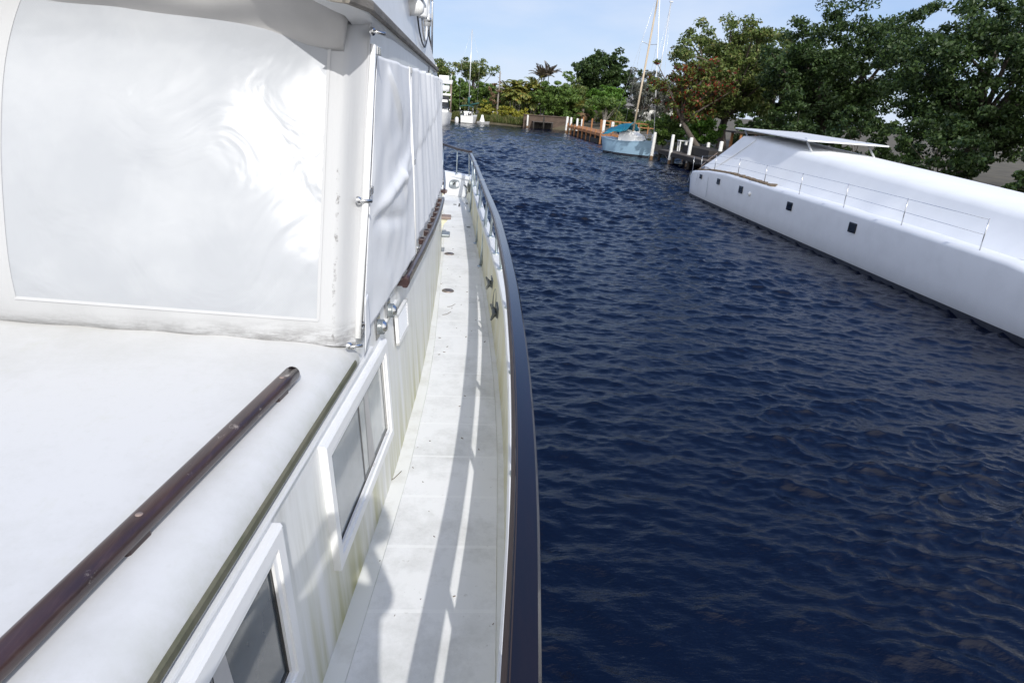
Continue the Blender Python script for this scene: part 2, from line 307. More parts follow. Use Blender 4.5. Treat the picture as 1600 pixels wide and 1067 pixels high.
# ------------------------------------------------------------------ water
def build_water():
    a0, a1 = R(-14), R(52)
    th = np.r_[np.linspace(a1, a0 + 2 * math.pi, 46)[1:-1], np.linspace(a0, a1, 760) + 2 * math.pi]
    rr = [.4]
    while rr[-1] < 125: rr.append(rr[-1] + max(.030, .0026 * rr[-1]))
    rr += [150, 220, 400, 900, 2400]; rr = np.array(rr); Rm, T = np.meshgrid(rr, th, indexing='ij')
    X = Rm * np.sin(T); Y = Rm * np.cos(T); dr = np.gradient(rr)[:, None]
    cell = np.maximum(dr, .0)
    Z = np.zeros_like(X); dx = np.zeros_like(X); dy = np.zeros_like(X); g = np.random.default_rng(3)
    mod = np.zeros_like(X)
    for k in range(7):
        a = g.uniform(0, 2 * math.pi); lam = g.uniform(5, 16); mod += np.sin(2 * math.pi * (X * math.cos(a) + Y * math.sin(a)) / lam + g.uniform(0, 7))
    mod = np.clip(1 + .16 * mod, .65, 1.4)
    for k in range(150):
        lam = .11 * (1.1 / .11) ** (g.random() ** 1.35); d = R(-98) + g.normal(0, R(29))       # wind from ahead
        kx, ky = math.cos(d) * 2 * math.pi / lam, math.sin(d) * 2 * math.pi / lam
        A = .0047 * lam ** .95 * g.uniform(.5, 1.4)
        fade = np.clip((lam / cell - 2.2) / 2.0, 0, 1) * (1 + .5 * np.clip((Rm - 14) / 25, 0, 1)) * (mod if lam < .9 else 1); ph = kx * X + ky * Y + g.uniform(0, 2 * math.pi)
        Z += A * fade * np.sin(ph); q = 1.1 * A * fade * np.cos(ph); dx += q * math.cos(d); dy += q * math.sin(d)
    mask = (np.sin(T - 0) * 0 + 1) * ((T % (2 * math.pi) <= a1 + .01) | (T % (2 * math.pi) >= a0 + 2 * math.pi - .01))
    Z *= mask; X = X + dx * mask; Y = Y + dy * mask
    n, mcol = X.shape; v = np.stack([X, Y, Z], -1).reshape(-1, 3).astype(np.float32)
    i = np.arange(n - 1)[:, None]; j = np.arange(mcol)[None, :]; j2 = (j + 1) % mcol
    f = np.stack([i * mcol + j + 0 * i, (i + 1) * mcol + j, (i + 1) * mcol + j2, i * mcol + j2], -1).reshape(-1, 4)
    me = bpy.data.meshes.new('water'); me.vertices.add(len(v)); me.vertices.foreach_set('co', v.ravel())
    me.loops.add(f.size); me.loops.foreach_set('vertex_index', f.astype(np.int32).ravel()); me.polygons.add(len(f))
    me.polygons.foreach_set('loop_start', np.arange(0, f.size, 4, dtype=np.int32)); me.update(calc_edges=True)
    me.polygons.foreach_set('use_smooth', np.ones(len(f), bool))
    t = NT('canal_water'); b1 = t.noise(13, 4, .6, (1, 1.9, 1)); b2 = t.noise(2.4, 5, .62, (1, 2.8, 1))
    ln_ = t.n('ShaderNodeVectorMath'); ln_.operation = 'LENGTH'; t.l(t.tc.outputs['Object'], ln_.inputs[0]); mr = t.n('ShaderNodeMapRange'); t.l(ln_.outputs['Value'], mr.inputs[0]); mr.inputs[1].default_value = 10; mr.inputs[2].default_value = 55; mr.inputs[3].default_value = .4; mr.inputs[4].default_value = 1.0   # open mid canal is more ruffled than the lee of the hull
    bn = t.n('ShaderNodeBump'); bn.inputs['Distance'].default_value = .05; t.l(mr.outputs[0], bn.inputs['Strength']); t.l(b2, bn.inputs['Height']); t.l(t.bump(b1, .6, .010), bn.inputs['Normal']); nn = bn.outputs['Normal']
    t.setp(color=(.0002, .0020, .0105), rough=.025, ior=1.333, spec=.5, normal=nn); me.materials.append(t.m)
    o = bpy.data.objects.new('water', me); COL.objects.link(o); tag(o, 'dark blue rippled canal water', 'water', kind='structure')
    if me.polygons[0].normal.z < 0: me.flip_normals()
build_water()

# ------------------------------------------------------------------ ground of the far and right banks
SH = [(-90, 97), (-20, 97), (-4, 96.5), (2.5, 95.4), (6, 94), (8.4, 92.6), (15.2, 91.6), (16.6, 88), (17.2, 78), (17.8, 66), (18.3, 54), (18.4, 46), (18.2, 36), (18.6, 22), (19, 8), (20, -12), (22, -60)]
def build_ground():
    p = crv(SH, 200, 6); t = np.gradient(p, axis=0); nrm = np.stack([-t[:, 1], t[:, 0]], 1); nrm /= np.linalg.norm(nrm, axis=1)[:, None]
    nrm = np.where((nrm @ np.array([.7, .7]))[:, None] < 0, -nrm, nrm); rows = []
    for d, z in ((0, -.7), (.25, .05), (.9, .62), (2.5, .85), (6, .95), (14, 1.0), (30, 1.05), (60, 1.1), (140, 1.2), (700, 1.3)):
        q = p + nrm * d; r = [(x, y, z + (.12 * mnoise.noise(Vector((x * .3, y * .3, 0))) if 0.1 < d < 40 else 0)) for x, y in q]; rows.append(r)
    # straight outward fan for the far rows so that they do not fold
    o = MB().grid(rows).build('ground', M['soil']); tag(o, 'brown soil of the canal bank', 'ground', kind='structure')
build_ground()
#@@PART2
# ================================================================== the motor yacht the photograph is taken from
boat = empty('trawler_yacht', (-1.85, 5.0, 0), 'white trawler yacht in the foreground with canvas covered pilothouse and dark cap rail', 'yacht')
CX = -1.85
joint = fn([(-5, -1.0), (1.656, -.425), (2.414, -.357), (3, -.306), (4.16, -.246), (5, -.226), (6.5, -.222), (8, -.226), (9.5, -.262), (10.9, -.318), (12, -.40), (12.8, -.62), (13.2, -.9)])
outer = fn([(-5, -.62), (-3, -.22), (-1.5, .0), (0, .135), (1.65, .237), (2.66, .292), (3.26, .322), (3.8, .337), (4.44, .344), (5.36, .341), (7.25, .310), (8.82, .261), (11.03, .188), (12.2, .14), (12.66, .105)])
def ss(x): x = max(0, min(1, x)); return x * x * (3 - 2 * x)
dz = lambda y: 1.6 + .1 * ss((y - 8) / 4.6)
tz = lambda y: 2.1 + .0 * y
ctr = fn([(-5, -.54), (-1.2, -.03), (0, .075), (1.23, .206), (1.81, .268), (2.48, .322), (3.3, .370), (4.5, .418), (5.65, .415), (6.6, .385), (7.6, .35), (9.1, .30), (10.9, .262), (12.3, .235), (12.75, .2)])
tilt = fn([(-5, 4), (4, 4), (6, 2.4), (9, 2.4)])
wx = lambda y, z: float(joint(y)) - math.tan(R(float(tilt(y)))) * (z - dz(y))
YS = np.r_[np.linspace(-4.2, 12.6, 120)]
def wallp(al, h, off=0.0):                     # point on the aft cabin side: distance along it, height above deck, proud by off
    p = Vector((-.425, 1.656, 1.6)) + Vector((.0865, .9963, 0)) * al; th = math.tan(R(4))
    return p + Vector((.9963, -.0865, 0)) * (-th * h + off) + Vector((0, 0, h + off * .07))
# side deck: waterway underneath, raised non-skid panel on top
MB().grid([[(wx(y, dz(y)) - .03, y, dz(y)) for y in YS], [(float(outer(y)) + .03, y, dz(y)) for y in YS]]).build('side_deck', M['waterway'], boat)
ys = np.linspace(-4, 12.2, 110)
w = lambda y: .028 + .05 * ss((8 - y) / 6)
MB().grid([[(float(joint(y)) + w(y) + o1, y, dz(y) + q) for y in ys] for o1, q in ((0, .0), (.004, .006))] + [[(float(outer(y)) - .035 - o1, y, dz(y) + q) for y in ys] for o1, q in ((.004, .006), (0, .0))], smooth=False).build('nonskid_panel', M['deck'], boat)
# bulwark: inner face, flat top, outer hull
def hx(y, z):                                   # outer hull half profile (starboard)
    t_ = ctr(y) + .04; k = (2.1 - z) / 2.1; return float(t_) - (.10 + .35 * ss((y - 6) / 7)) * k ** 1.3
rows = [[(float(outer(y)), y, dz(y) - .002) for y in YS], [(float(outer(y)) + .012, y, dz(y) + .05) for y in YS], [(float(ctr(y)) - .050, y, 2.07) for y in YS]]
MB().grid(rows).build('bulwark_lining', M['bulwark'], boat)
mb = MB(); mb.grid([[(float(ctr(y)) - .052, y, 2.06) for y in YS], [(float(ctr(y)) - .054, y, 2.088) for y in YS], [(float(ctr(y)) - .046, y, 2.1) for y in YS], [(float(ctr(y)) + .042, y, 2.1) for y in YS], [(float(ctr(y)) + .050, y, 2.088) for y in YS], [(float(ctr(y)) + .050, y, 2.05) for y in YS]], smooth=False)
mb.build('bulwark_top', M['gel'], boat)
YH = np.linspace(-4.2, 12.7, 70)
def stem(z): return 14.6 - 1.3 * (2.1 - z) / 2.1
mb = MB(); Zs = [2.06, 1.5, 1.0, .5, .12, -.35]
for sgn in (1, -1):
    rows = []
    for z in Zs:
        r = [(CX + sgn * (hx(y, z) - CX), y, z) for y in YH]; last = Vector(r[-1]); st = Vector((CX, stem(z), z))
        for k in range(1, 9): q = k / 8; r.append((last.x + (CX - last.x) * q, last.y + (st.y - last.y) * math.sin(q * math.pi / 2), z))
        rows.append(r)
    mb.grid(rows, 0)
mb.grid([[(CX + s_ * (hx(-4.2, z) - CX), -4.2, z) for s_ in (-1, 1)] for z in Zs])
mb.build('hull', M['gel'], boat)
# bow bulwark across the fore deck
bw0, bw1 = Vector((.105, 12.66, 1.70)), Vector((-.39, 12.86, 1.70)); bt0, bt1 = Vector((.185, 12.71, 2.1)), Vector((-.347, 13.22, 2.1))
bw2, bt2 = Vector((CX, 13.3, 1.72)), Vector((CX, 13.85, 2.14))
bil = lambda a, b, c_, d, n=12: [[a.lerp(b, i / n).lerp(c_.lerp(d, i / n), j / 8) for i in range(n + 1)] for j in range(9)]
mb = MB(); mb.grid(bil(bw0, bw1, bt0, bt1)); mb.grid(bil(bw1, bw2, bt1, bt2)); d_ = Vector((.05, .10, 0)); mb.grid([[bt0, bt1, bt2], [bt0 + d_ + Vector((0, 0, .02)), bt1 + d_ + Vector((0, 0, .02)), bt2 + d_ + Vector((0, 0, .02))]], smooth=False)
mb.grid([[bt0 + d_, bt1 + d_, bt2 + d_], [bw0 + d_, bw1 + d_, bw2 + d_]], smooth=False)
mb.grid([[bw0, bt0], [bw0 + Vector((.13, -.02, 0)), bt0 + Vector((.10, .02, 0))]], smooth=False); mb.build('bow_bulwark', M['gel'], boat)
mb = MB().bar(bt0 + Vector((-.02, -.03, -.055)), bt1 + Vector((0, -.03, -.055)), .02, .02); mb.build('bow_bulwark_batten', M['gel'], boat)
fd = MB().grid([[(wx(11, 1.7) - .3, 11.2, 1.695), (.1, 12.75, 1.695)], [(CX, 12.2, 1.695), (CX, 13.4, 1.695)]]).build('fore_deck', M['waterway'], boat)
# hawse port in the bow bulwark
c = (bw0.lerp(bw1, .52) * .47 + bt0.lerp(bt1, .52) * .53); ux = (bw1 - bw0).normalized(); vx = (bt0 - bw0).lerp(bt1 - bw1, .5).normalized(); nx = ux.cross(vx).normalized(); nx = -nx if nx.y > 0 else nx
def oval(c, ux, vx, a, b, n=28, p=2.6): return [c + ux * (a * math.copysign(abs(math.cos(k * 2 * math.pi / n)) ** (2 / p), math.cos(k * 2 * math.pi / n))) + vx * (b * math.copysign(abs(math.sin(k * 2 * math.pi / n)) ** (2 / p), math.sin(k * 2 * math.pi / n))) for k in range(n)]
mb = MB(); mb.grid([oval(c + nx * o_, ux, vx, a, b) for a, b, o_ in ((.128, .098, .005), (.122, .092, .022), (.095, .068, .024), (.085, .058, .006), (.05, .03, .004), (.004, .003, .004))], closeu=True)
hp = mb.build('hawse_port', M['greygasket'], boat); MB().bar(c + ux * .035 + nx * .02 - vx * .015, c + ux * .0 + nx * .022 + vx * .03, .016, .02).build('hawse_pin', M['black'], hp)
# raised aft deck behind the camera
MB().grid([[(-3.4, -4.1, 2.0), (-3.4, -.1, 2.0)], [(.10, -4.1, 2.0), (.16, -.1, 2.0)], [(.16, -4.1, 1.6), (.16, -.1, 1.6)]], smooth=False).grid([[(-.45, -.1, 2.0), (.16, -.1, 2.0)], [(-.45, -.1, 1.6), (.16, -.1, 1.6)]], smooth=False).build('aft_deck', M['waterway'], boat)
# cap rail
railR = [(-4.2, -.50, 2.45), (-1.5, -.05, 2.45), (0, .122, 2.45), (.946, .215, 2.45), (1.39, .266, 2.45), (1.9, .311, 2.45), (2.7, .361, 2.45), (3.9, .410, 2.45), (5, .425, 2.45), (6.45, .430, 2.45), (8.2, .380, 2.455), (9.6, .325, 2.49), (10.9, .268, 2.54), (12.2, .198, 2.59), (12.45, .180, 2.60)]
p = np.array(railR); rp = crv(p[:, [1, 0, 2]], 110, 5); rc = [Vector(q) for q in rp]
rw = fn([(-4.2, .088), (3, .088), (6, .083), (9, .075), (12.5, .06)], .2)
def rsec(i):
    w_ = float(rw(rc[i].y)); return [(-w_, -.012), (-w_ + .012, 0), (-.010, 0), (-.002, -.008), (.0, -.034), (-.010, -.042), (-w_ + .014, -.042), (-w_, -.030)]
mb = MB().sweep(rc, rsec); rail = mb.build('cap_rail', M['rail'], boat)
def isec(i): w_ = float(rw(rc[i].y)); return [(-w_ - .003, -.030), (-w_ - .003, -.011), (-w_ + .004, -.005), (-w_ + .018, .0015), (-w_ + .018, -.004), (-w_ + .004, -.030)]
MB().sweep(rc, isec).build('rail_edge', M['railside'], rail)
for y in (9.3, 10.6, 11.25):
    i = int(np.argmin([abs(q.y - y) for q in rc])); a = rc[i]; MB().bar(a + Vector((-.076, 0, .0)), a + Vector((.003, .01, .0)), .035, .004).build('rail_splice', M['steel'], rail)
c0 = rc[-1] + Vector((-.03, 0, 0)); pth = crv([c0 + Vector((.01, -.02, 0)), (-.10, 12.86, 2.605), (-.43, 13.93, 2.61), (-1.1, 14.4, 2.62), (CX, 14.55, 2.62)], 24, 1)
MB().sweep(pth, [(-.035, -.02), (-.035, .02), (.035, .02), (.035, -.02)]).build('bow_rail', M['railside'], boat)
def railat(y):
    i = int(np.argmin([abs(q.y - y) for q in rc])); w_ = float(rw(rc[i].y)); return rc[i] + Vector((-w_ * .5, 0, -.04))
# stanchions on the bulwark, each on its own flange, and inner posts from the deck
def post(y, x, z0, top, r, nm, fl):
    mb = MB().tube([(x, y, z0), tuple(Vector((x, y, z0)).lerp(top, .5)), tuple(top)], r, 10)
    o = mb.build(nm, M['galv'], boat); b_ = MB().lathe([(0, .016), (r + .006, .016), (r + .016, .010), (fl, .008), (fl, -.002), (0, -.002)], (x, y, z0), n=16).build('base_flange', M['galv'], o); return o
for y in (-2.6, -1.2, .05, 1.15, 2.25, 3.31, 4.52, 5.66, 6.28, 7.1, 8.05, 9.15, 10.25, 11.3, 12.1): post(y, float(ctr(y)) - .004, 2.1, railat(y + .02), .0165, 'stanchion', .042)
for y, x in ((7.64, .29), (8.9, .258), (11.15, .19)): post(y, x, dz(y), railat(y + .12) + Vector((-.02, 0, .0)), .021, 'inner_rail_post', .05)
for x, y, xt, yt in ((.155, 12.78, .13, 12.5), (-.1, 13.0, -.10, 12.88), (-.40, 13.32, -.40, 13.82)): post(y, x, 2.1, Vector((xt, yt, 2.59)), .012, 'bow_stanchion', .03)
# horn fairleads, hawse ring, bow cleat
def horn(y, s=1.0, z=1.86):
    x = float(outer(y)) + .03; mb = MB(); c_ = Vector((x, y, z))
    mb.box(c_ + Vector((-.006, 0, 0)), (.02, .20 * s, .13 * s), rot=Matrix.Rotation(R(-8), 3, 'Y'))
    for k in (-1, 1):
        mb.tube([c_ + Vector((-.01, .05 * k * s, .0)), c_ + Vector((-.045, .055 * k * s, .012)), c_ + Vector((-.072, .085 * k * s, .04 * k * s + .01))], [.028 * s, .02 * s, .008 * s], 8)
    mb.tube([c_ + Vector((-.042, -.06 * s, .01)), c_ + Vector((-.042, .06 * s, .01))], .02 * s, 8)
    return mb.build('horn_cleat', M['bronze'], boat, bevel=.004)
horn(5.97, 1.0); horn(5.08, 1.1)
y = 5.5; c = Vector((float(outer(y)) + .028, y, 1.84)); mb = MB(); ring = [c + Vector((.02 * math.sin(a) * .5, .17 * math.cos(a), .10 * math.sin(a))) for a in np.linspace(0, 2 * math.pi, 25)[:-1]]
rows = []
for k in range(24):
    p0 = ring[k]; rd = (p0 - c).normalized(); rows.append([p0 + rd * (.022 * math.cos(q)) + Vector((-1, 0, .1)) * (.018 * math.sin(q)) for q in np.linspace(0, 2 * math.pi, 9)[:-1]])
rows.append(rows[0]); mb.grid(rows, closeu=True); mb.build('hawse_ring', M['bronze'], boat)
c = Vector((.135, 12.15, 1.95)); mb = MB()
mb.tube([c + Vector((-.02, -.10, -.09)), c, c + Vector((.0, .05, .09))], [.012, .028, .012], 8).tube([c + Vector((-.085, .0, .06)), c, c + Vector((.06, .0, -.05))], [.01, .022, .014], 8).box(c + Vector((.03, 0, 0)), (.03, .12, .14)); mb.build('bow_cleat', M['bronze'], boat)
for x, y in ((-.121, 8.19), (-.097, 6.5)):
    o = MB().lathe([(0, .012), (.058, .012), (.066, .006), (.066, 0)], (x, y, dz(y) + .006), n=24).build('deck_filler_plate', M['filler'], boat)
    MB().box((x, y, dz(y) + .0195), (.05, .008, .003)).build('key_slot', M['black'], o)
for x, y in ((.145, 9.9), (.11, 11.9), (-.1, 11.7)): MB().lathe([(0, .01), (.03, .008), (.034, 0)], (x, y, dz(y) + .006), n=12).build('deck_drain', M['bronze'], boat)
MB().tube([(-.02, 11.5, dz(11.5) + .02), (-.015, 11.75, dz(11.7) + .02)], .012, 6).build('deck_line_end', M['cord'], boat)
# ---- cabin side
top_aft = lambda y: 1.6 + .935
rows = []
for f in np.linspace(0, 1, 10):
    rows.append([(wx(y, dz(y) + f * ((2.525 if y < 2.45 else 2.64) - dz(y))), y, dz(y) - .005 * (f == 0) + f * ((2.525 if y < 2.45 else 2.64) - dz(y))) for y in np.r_[np.linspace(-3.9, 2.449, 40), np.linspace(2.451, 9.2, 60)]])
mb = MB().grid(rows, smooth=True); yy = np.linspace(9.2, 12.3, 20)
mb.grid([[(wx(y, dz(y) + f * (2.42 - dz(y))), y, dz(y) + f * (2.42 - dz(y))) for y in yy] for f in (0, .5, .95, 1)]).grid([[(wx(9.2, z), 9.2, z), (-3.4, 9.2, z)] for z in (2.4, 2.64)], smooth=False)
mb.grid([[(wx(y, 2.42), y, 2.42) for y in yy], [(-3.3, y, 2.47) for y in yy]]).grid([[(wx(12.3, z), 12.3, z), (-3.2, 12.3, z)] for z in (1.65, 2.42)], smooth=False)
cabin = mb.build('cabin_side', M['cabin'], boat)
# aft cabin roof with rounded edge
ya = np.linspace(-3.9, 2.46, 40); rows = []
for off, z in ((.012, 2.500), (.017, 2.520), (.012, 2.545), (-.004, 2.570), (-.025, 2.592), (-.06, 2.607), (-.12, 2.615), (-.5, 2.638), (-1.4, 2.66), (-2.4, 2.64), (-2.75, 2.575), (-2.78, 2.5)):
    rows.append([(wx(y, 2.52) + off, y, z) for y in ya])
MB().grid(rows).build('aft_cabin_roof', M['roofpaint'], boat)
pth = [wallp(a, .927, .015) for a in np.linspace(-5.2, .745, 40)]
rs = MB().sweep(pth, [(-.012, -.015), (-.012, .015), (-.0, .017), (.006, .011), (.006, -.011), (-.0, -.017)]).lathe([(0, .008), (.010, .007), (.0165, .002), (.0165, -.016), (0, -.016)], wallp(.745, .927, .013), axis=(.996, -.08, .06), n=14).build('rub_strip', M['strip'], boat)
MB().sweep([wallp(a, .877, .014) for a in np.linspace(-5.2, 1.05, 40)], [(-.01, -.007), (-.01, .007), (.004, .007), (.007, 0), (.004, -.007)]).build('side_bead', M['gel'], boat)
# second low bead near the ledge forward of the window
MB().sweep([(wx(y, 2.50) + .008, y, 2.485) for y in np.linspace(2.95, 3.4, 8)], [(-.01, -.006), (-.01, .006), (.008, .006), (.008, -.006)]).build('ledge_bead', M['gel'], boat)
# ---- windows of the aft cabin
def window(a0, a1, h0, h1, panes):
    fw = .068; mb = MB()
    def fr(a0, a1, h0, h1, w_, o0, o1):
        A = [(a0, h0), (a1, h0), (a1, h1), (a0, h1)]; B = [(a0 + w_, h0 + w_), (a1 - w_, h0 + w_), (a1 - w_, h1 - w_), (a0 + w_, h1 - w_)]
        for k in range(4):
            k2 = (k + 1) % 4; q = [A[k], A[k2], B[k2], B[k]]
            mb.add([wallp(*x, o0) for x in q] + [wallp(*x, o1) for x in q], [(4, 5, 6, 7), (0, 1, 5, 4), (2, 3, 7, 6)])
    fr(a0, a1, h0, h1, fw * .62, -.01, .030); fr(a0 + fw * .62, a1 - fw * .62, h0 + fw * .62, h1 - fw * .62, fw * .38, -.01, .021)
    mb.add([wallp(a0 - .004, h1 + .0015, -.01), wallp(a1 + .004, h1 + .0015, -.01), wallp(a1 + .004, h1 + .012, -.01), wallp(a0 - .004, h1 + .012, -.01)] + [wallp(a0 - .004, h1 + .0015, .030), wallp(a1 + .004, h1 + .0015, .030), wallp(a1 + .004, h1 + .012, .024), wallp(a0 - .004, h1 + .012, .024)], [(4, 5, 6, 7), (0, 1, 5, 4), (1, 2, 6, 5), (2, 3, 7, 6), (3, 0, 4, 7)])
    w_ = mb.build('window', M['frame'], boat)
    a0 += fw; a1 -= fw; h0 += fw; h1 -= fw
    mb = MB()
    for (x0, y0, x1, y1) in ((a0, h0, a1, h0 + .010), (a0, h1 - .008, a1, h1), (a0, h0, a0 + .008, h1), (a1 - .010, h0, a1, h1)): mb.add([wallp(x0, y0, .012), wallp(x1, y0, .012), wallp(x1, y1, .012), wallp(x0, y1, .012)], [(0, 1, 2, 3)])
    mb.build('window_seal', M['black'], w_)
    for b0, b1, mt, o_ in panes:
        q0 = a0 + (a1 - a0) * b0; q1 = a0 + (a1 - a0) * b1
        MB().add([wallp(q0, h0, o_), wallp(q1, h0, o_), wallp(q1, h1, o_), wallp(q0, h1, o_)], [(0, 1, 2, 3)]).build('pane', M[mt], w_)
    for b0, b1, mt, o_ in panes[1:]:
        q0 = a0 + (a1 - a0) * b0; MB().add([wallp(q0 - .006, h0 + .01, .011), wallp(q0 + .006, h0 + .01, .011), wallp(q0 + .006, h1 - .008, .011), wallp(q0 - .006, h1 - .008, .011)], [(0, 1, 2, 3)]).build('pane_edge', M['railside'], w_)
        MB().add([wallp(q0 + .09, h0 + .01, .0084), wallp(q0 + .20, h0 + .01, .0084), wallp(q0 + .17, h1 - .008, .0084), wallp(q0 + .11, h1 - .008, .0084)], [(0, 1, 2, 3)]).build('curtain', M['valance'], w_)
    for b in (.93, .62):
        q = a0 + (a1 - a0) * b; MB().add([wallp(q - .02, h0 - .012, .018), wallp(q + .02, h0 - .012, .018), wallp(q + .014, h0 + .004, .018), wallp(q - .014, h0 + .004, .018)], [(0, 1, 2, 3)]).build('window_clip', M['wornteak'], w_)
    return w_
window(.25, 1.288, .283, .815, ((0, .47, 'pane', .009), (.47, 1, 'pane2', .007)))
window(-1.22, -.178, .275, .820, ((0, .5, 'panedark', .009), (.5, 1, 'panedark', .007)))
window(-2.66, -1.62, .275, .820, ((0, .5, 'panedark', .009), (.5, 1, 'panedark', .007)))
# ---- vent grille
mb = MB(); a0, a1, h0, h1 = 1.63, 1.945, .655, .835
mb.add([wallp(a0, h0, .008), wallp(a1, h0, .008), wallp(a1, h1, .008), wallp(a0, h1, .008)], [(0, 1, 2, 3)], 1)
for (x0, y0, x1, y1) in ((a0, h0, a1, h0 + .016), (a0, h1 - .016, a1, h1), (a0, h0, a0 + .018, h1), (a1 - .018, h0, a1, h1)):
    q = [(x0, y0), (x1, y0), (x1, y1), (x0, y1)]; mb.add([wallp(*k, .001) for k in q] + [wallp(*k, .020) for k in q], [(4, 5, 6, 7), (0, 1, 5, 4), (1, 2, 6, 5), (2, 3, 7, 6), (3, 0, 4, 7)])
vg = mb.build('vent_grille', [M['white'], M['greygasket']], boat); mb = MB()
for k in range(7):
    h = h0 + .026 + k * .0205; q = [(a0 + .018, h), (a1 - .018, h), (a1 - .018, h + .010), (a0 + .018, h + .010)]
    mb.add([wallp(q[0][0], h, .020), wallp(q[1][0], h, .020), wallp(q[2][0], h + .010, .011), wallp(q[3][0], h + .010, .011)], [(0, 1, 2, 3)])
mb.build('vent_louvre', M['white'], vg)
# ---- two chromed deck lights under the canvas
for a in (1.20, 1.45):
    c = wallp(a, .925, .0); n_ = Vector((.996, -.087, .07)); mb = MB()
    u_ = Vector((.0865, .996, 0)); 
    for x0, o0, o1, w_, h_ in ((0, 0, .014, .10, .16),): mb.box(c + n_ * .007, (.014, .075, .12), rz=R(-5))
    mb.lathe([(0, .058), (.018, .056), (.028, .045), (.033, .024), (.036, .010), (.036, 0)], c + Vector((0, 0, .0)), axis=n_, n=18)
    o = mb.build('courtesy_light', M['steel'], boat, bevel=.004)
    mb = MB()
    for k in range(5): mb.lathe([(.0345, -.003), (.038, 0), (.0345, .003)], c + n_ * (.010 + .007 * k), axis=n_, n=18)
    mb.build('lens_ring', M['greygasket'], o)
# ---- grab rail on the aft cabin roof and its standoffs
A = Vector((-.565, 2.03, 2.648)); B = Vector((-.83, .3, 2.655)); C_ = Vector((-1.0, -1.2, 2.66)); pth = crv([A, B, C_], 40, 2)
gr = MB().sweep(pth, [(k[0], k[1]) for k in rrect(.052, .044, .016)], smooth=True).build('roof_grab_rail', M['teak'], boat)
mb = MB(); mb.lathe([(0, .022), (.016, .018), (.025, .006), (.026, 0)], A, axis=(A - B).normalized(), n=16); mb.build('rail_end', M['teak'], gr)
for f in (.03, .27, .52, .78, .97):
    q = Vector(pth[int(f * 39)]); MB().lathe([(0, .0232), (.008, .023), (.009, .0205)], q, n=12).build('wood_bung', M['wornteak'], gr); MB().box((q.x - .005, q.y - .03, q.z - .030), (.038, .09, .045), taper=.85, rz=R(-9)).build('standoff', M['teak'], gr, bevel=.008)
# ---- long grab rail under the pilothouse canvas, with blocks
def lr(y): 
    z = float(np.interp(y, [3.4, 4.6, 6.8, 9.2], [2.585, 2.57, 2.475, 2.40])); return Vector((wx(y, z) + .058, y, z))
pth = [lr(y) for y in np.linspace(3.42, 7.35, 40)]
lg = MB().sweep(pth, [(k[0], k[1]) for k in rrect(.034, .055, .012)], smooth=True).build('side_grab_rail', M['teak'], boat)
for k, y in enumerate(np.linspace(3.46, 7.25, 11)):
    q = lr(y); MB().box(q + Vector((-.030, 0, 0)), (.058, .075 if k else .06, .046)).build('standoff', M['teak'], lg, bevel=.006)
lg2 = MB().sweep([Vector((wx(y, 2.40) + .05, y, 2.36)) for y in np.linspace(8.6, 11.2, 14)], [(k[0], k[1]) for k in rrect(.034, .055, .012)], smooth=True).build('fore_grab_rail', M['teak'], boat)
for y in (8.7, 9.5, 10.3, 11.0): MB().box(Vector((wx(y, 2.38) + .022, y, 2.36)), (.06, .08, .046)).build('standoff', M['teak'], lg2, bevel=.006)
# ---- boarding steps on the cabin side
for y, z, mt in ((11.7, 1.93, 'wornteak'), (9.12, 1.93, 'wornteak'), (8.05, 1.90, 'greygasket')):
    x = wx(y, z); st = MB().box((x + .065, y, z), (.15 if mt == 'wornteak' else .11, .22, .04)).build('boarding_step', M[mt], boat, bevel=.012)
    if mt == 'wornteak':
        prof = [(0, -.02), (.10, -.02), (.085, -.05), (.045, -.085), (.022, -.15), (.012, -.24), (0, -.26)]; mb = MB()
        n_ = len(prof); mb.add([(x - .005 + a, y + s_ * .09, z + b) for s_ in (-1, 1) for a, b in prof], [tuple(range(n_)), tuple(range(n_, 2 * n_))[::-1]] + [(k, (k + 1) % n_, n_ + (k + 1) % n_, n_ + k) for k in range(n_)])
        mb.build('step_bracket', M['bulwark'], st)
for y in (10.4, 8.9, 7.7): MB().box((wx(y, 2.05) + .006, y, 2.05), (.012, .05, .09)).build('side_hinge', M['steel'], boat)
# ================= pilothouse
AY = lambda z: 2.43 + .36 * (z - 2.6)                     # raked aft face
uxx = lambda y, z: np.interp(z, [2.6, 3.86], [wx(y, 2.62), np.interp(y, [2.4, 2.9, 3.6, 9.2], [-.425, -.41, -.385, -.385])])
zz = np.linspace(2.6, 3.88, 14); rows = []
for z in zz: rows.append([(uxx(y, z), y, z) for y in AY(z) + (9.2 - AY(z)) * np.linspace(0, 1, 40) ** 1.4])
mb = MB().grid(rows); mb.grid([[(uxx(AY(z), z) - k, AY(z), z) for k in np.linspace(0, 2.75, 6)] for z in zz]).grid([[(uxx(9.2, z), 9.2, z), (-3.3, 9.2, z)] for z in zz])
mb.grid([[(-3.25, AY(z), z), (-3.25, 9.2, z)] for z in zz]); ph = mb.build('pilothouse_side', M['gel'], boat)
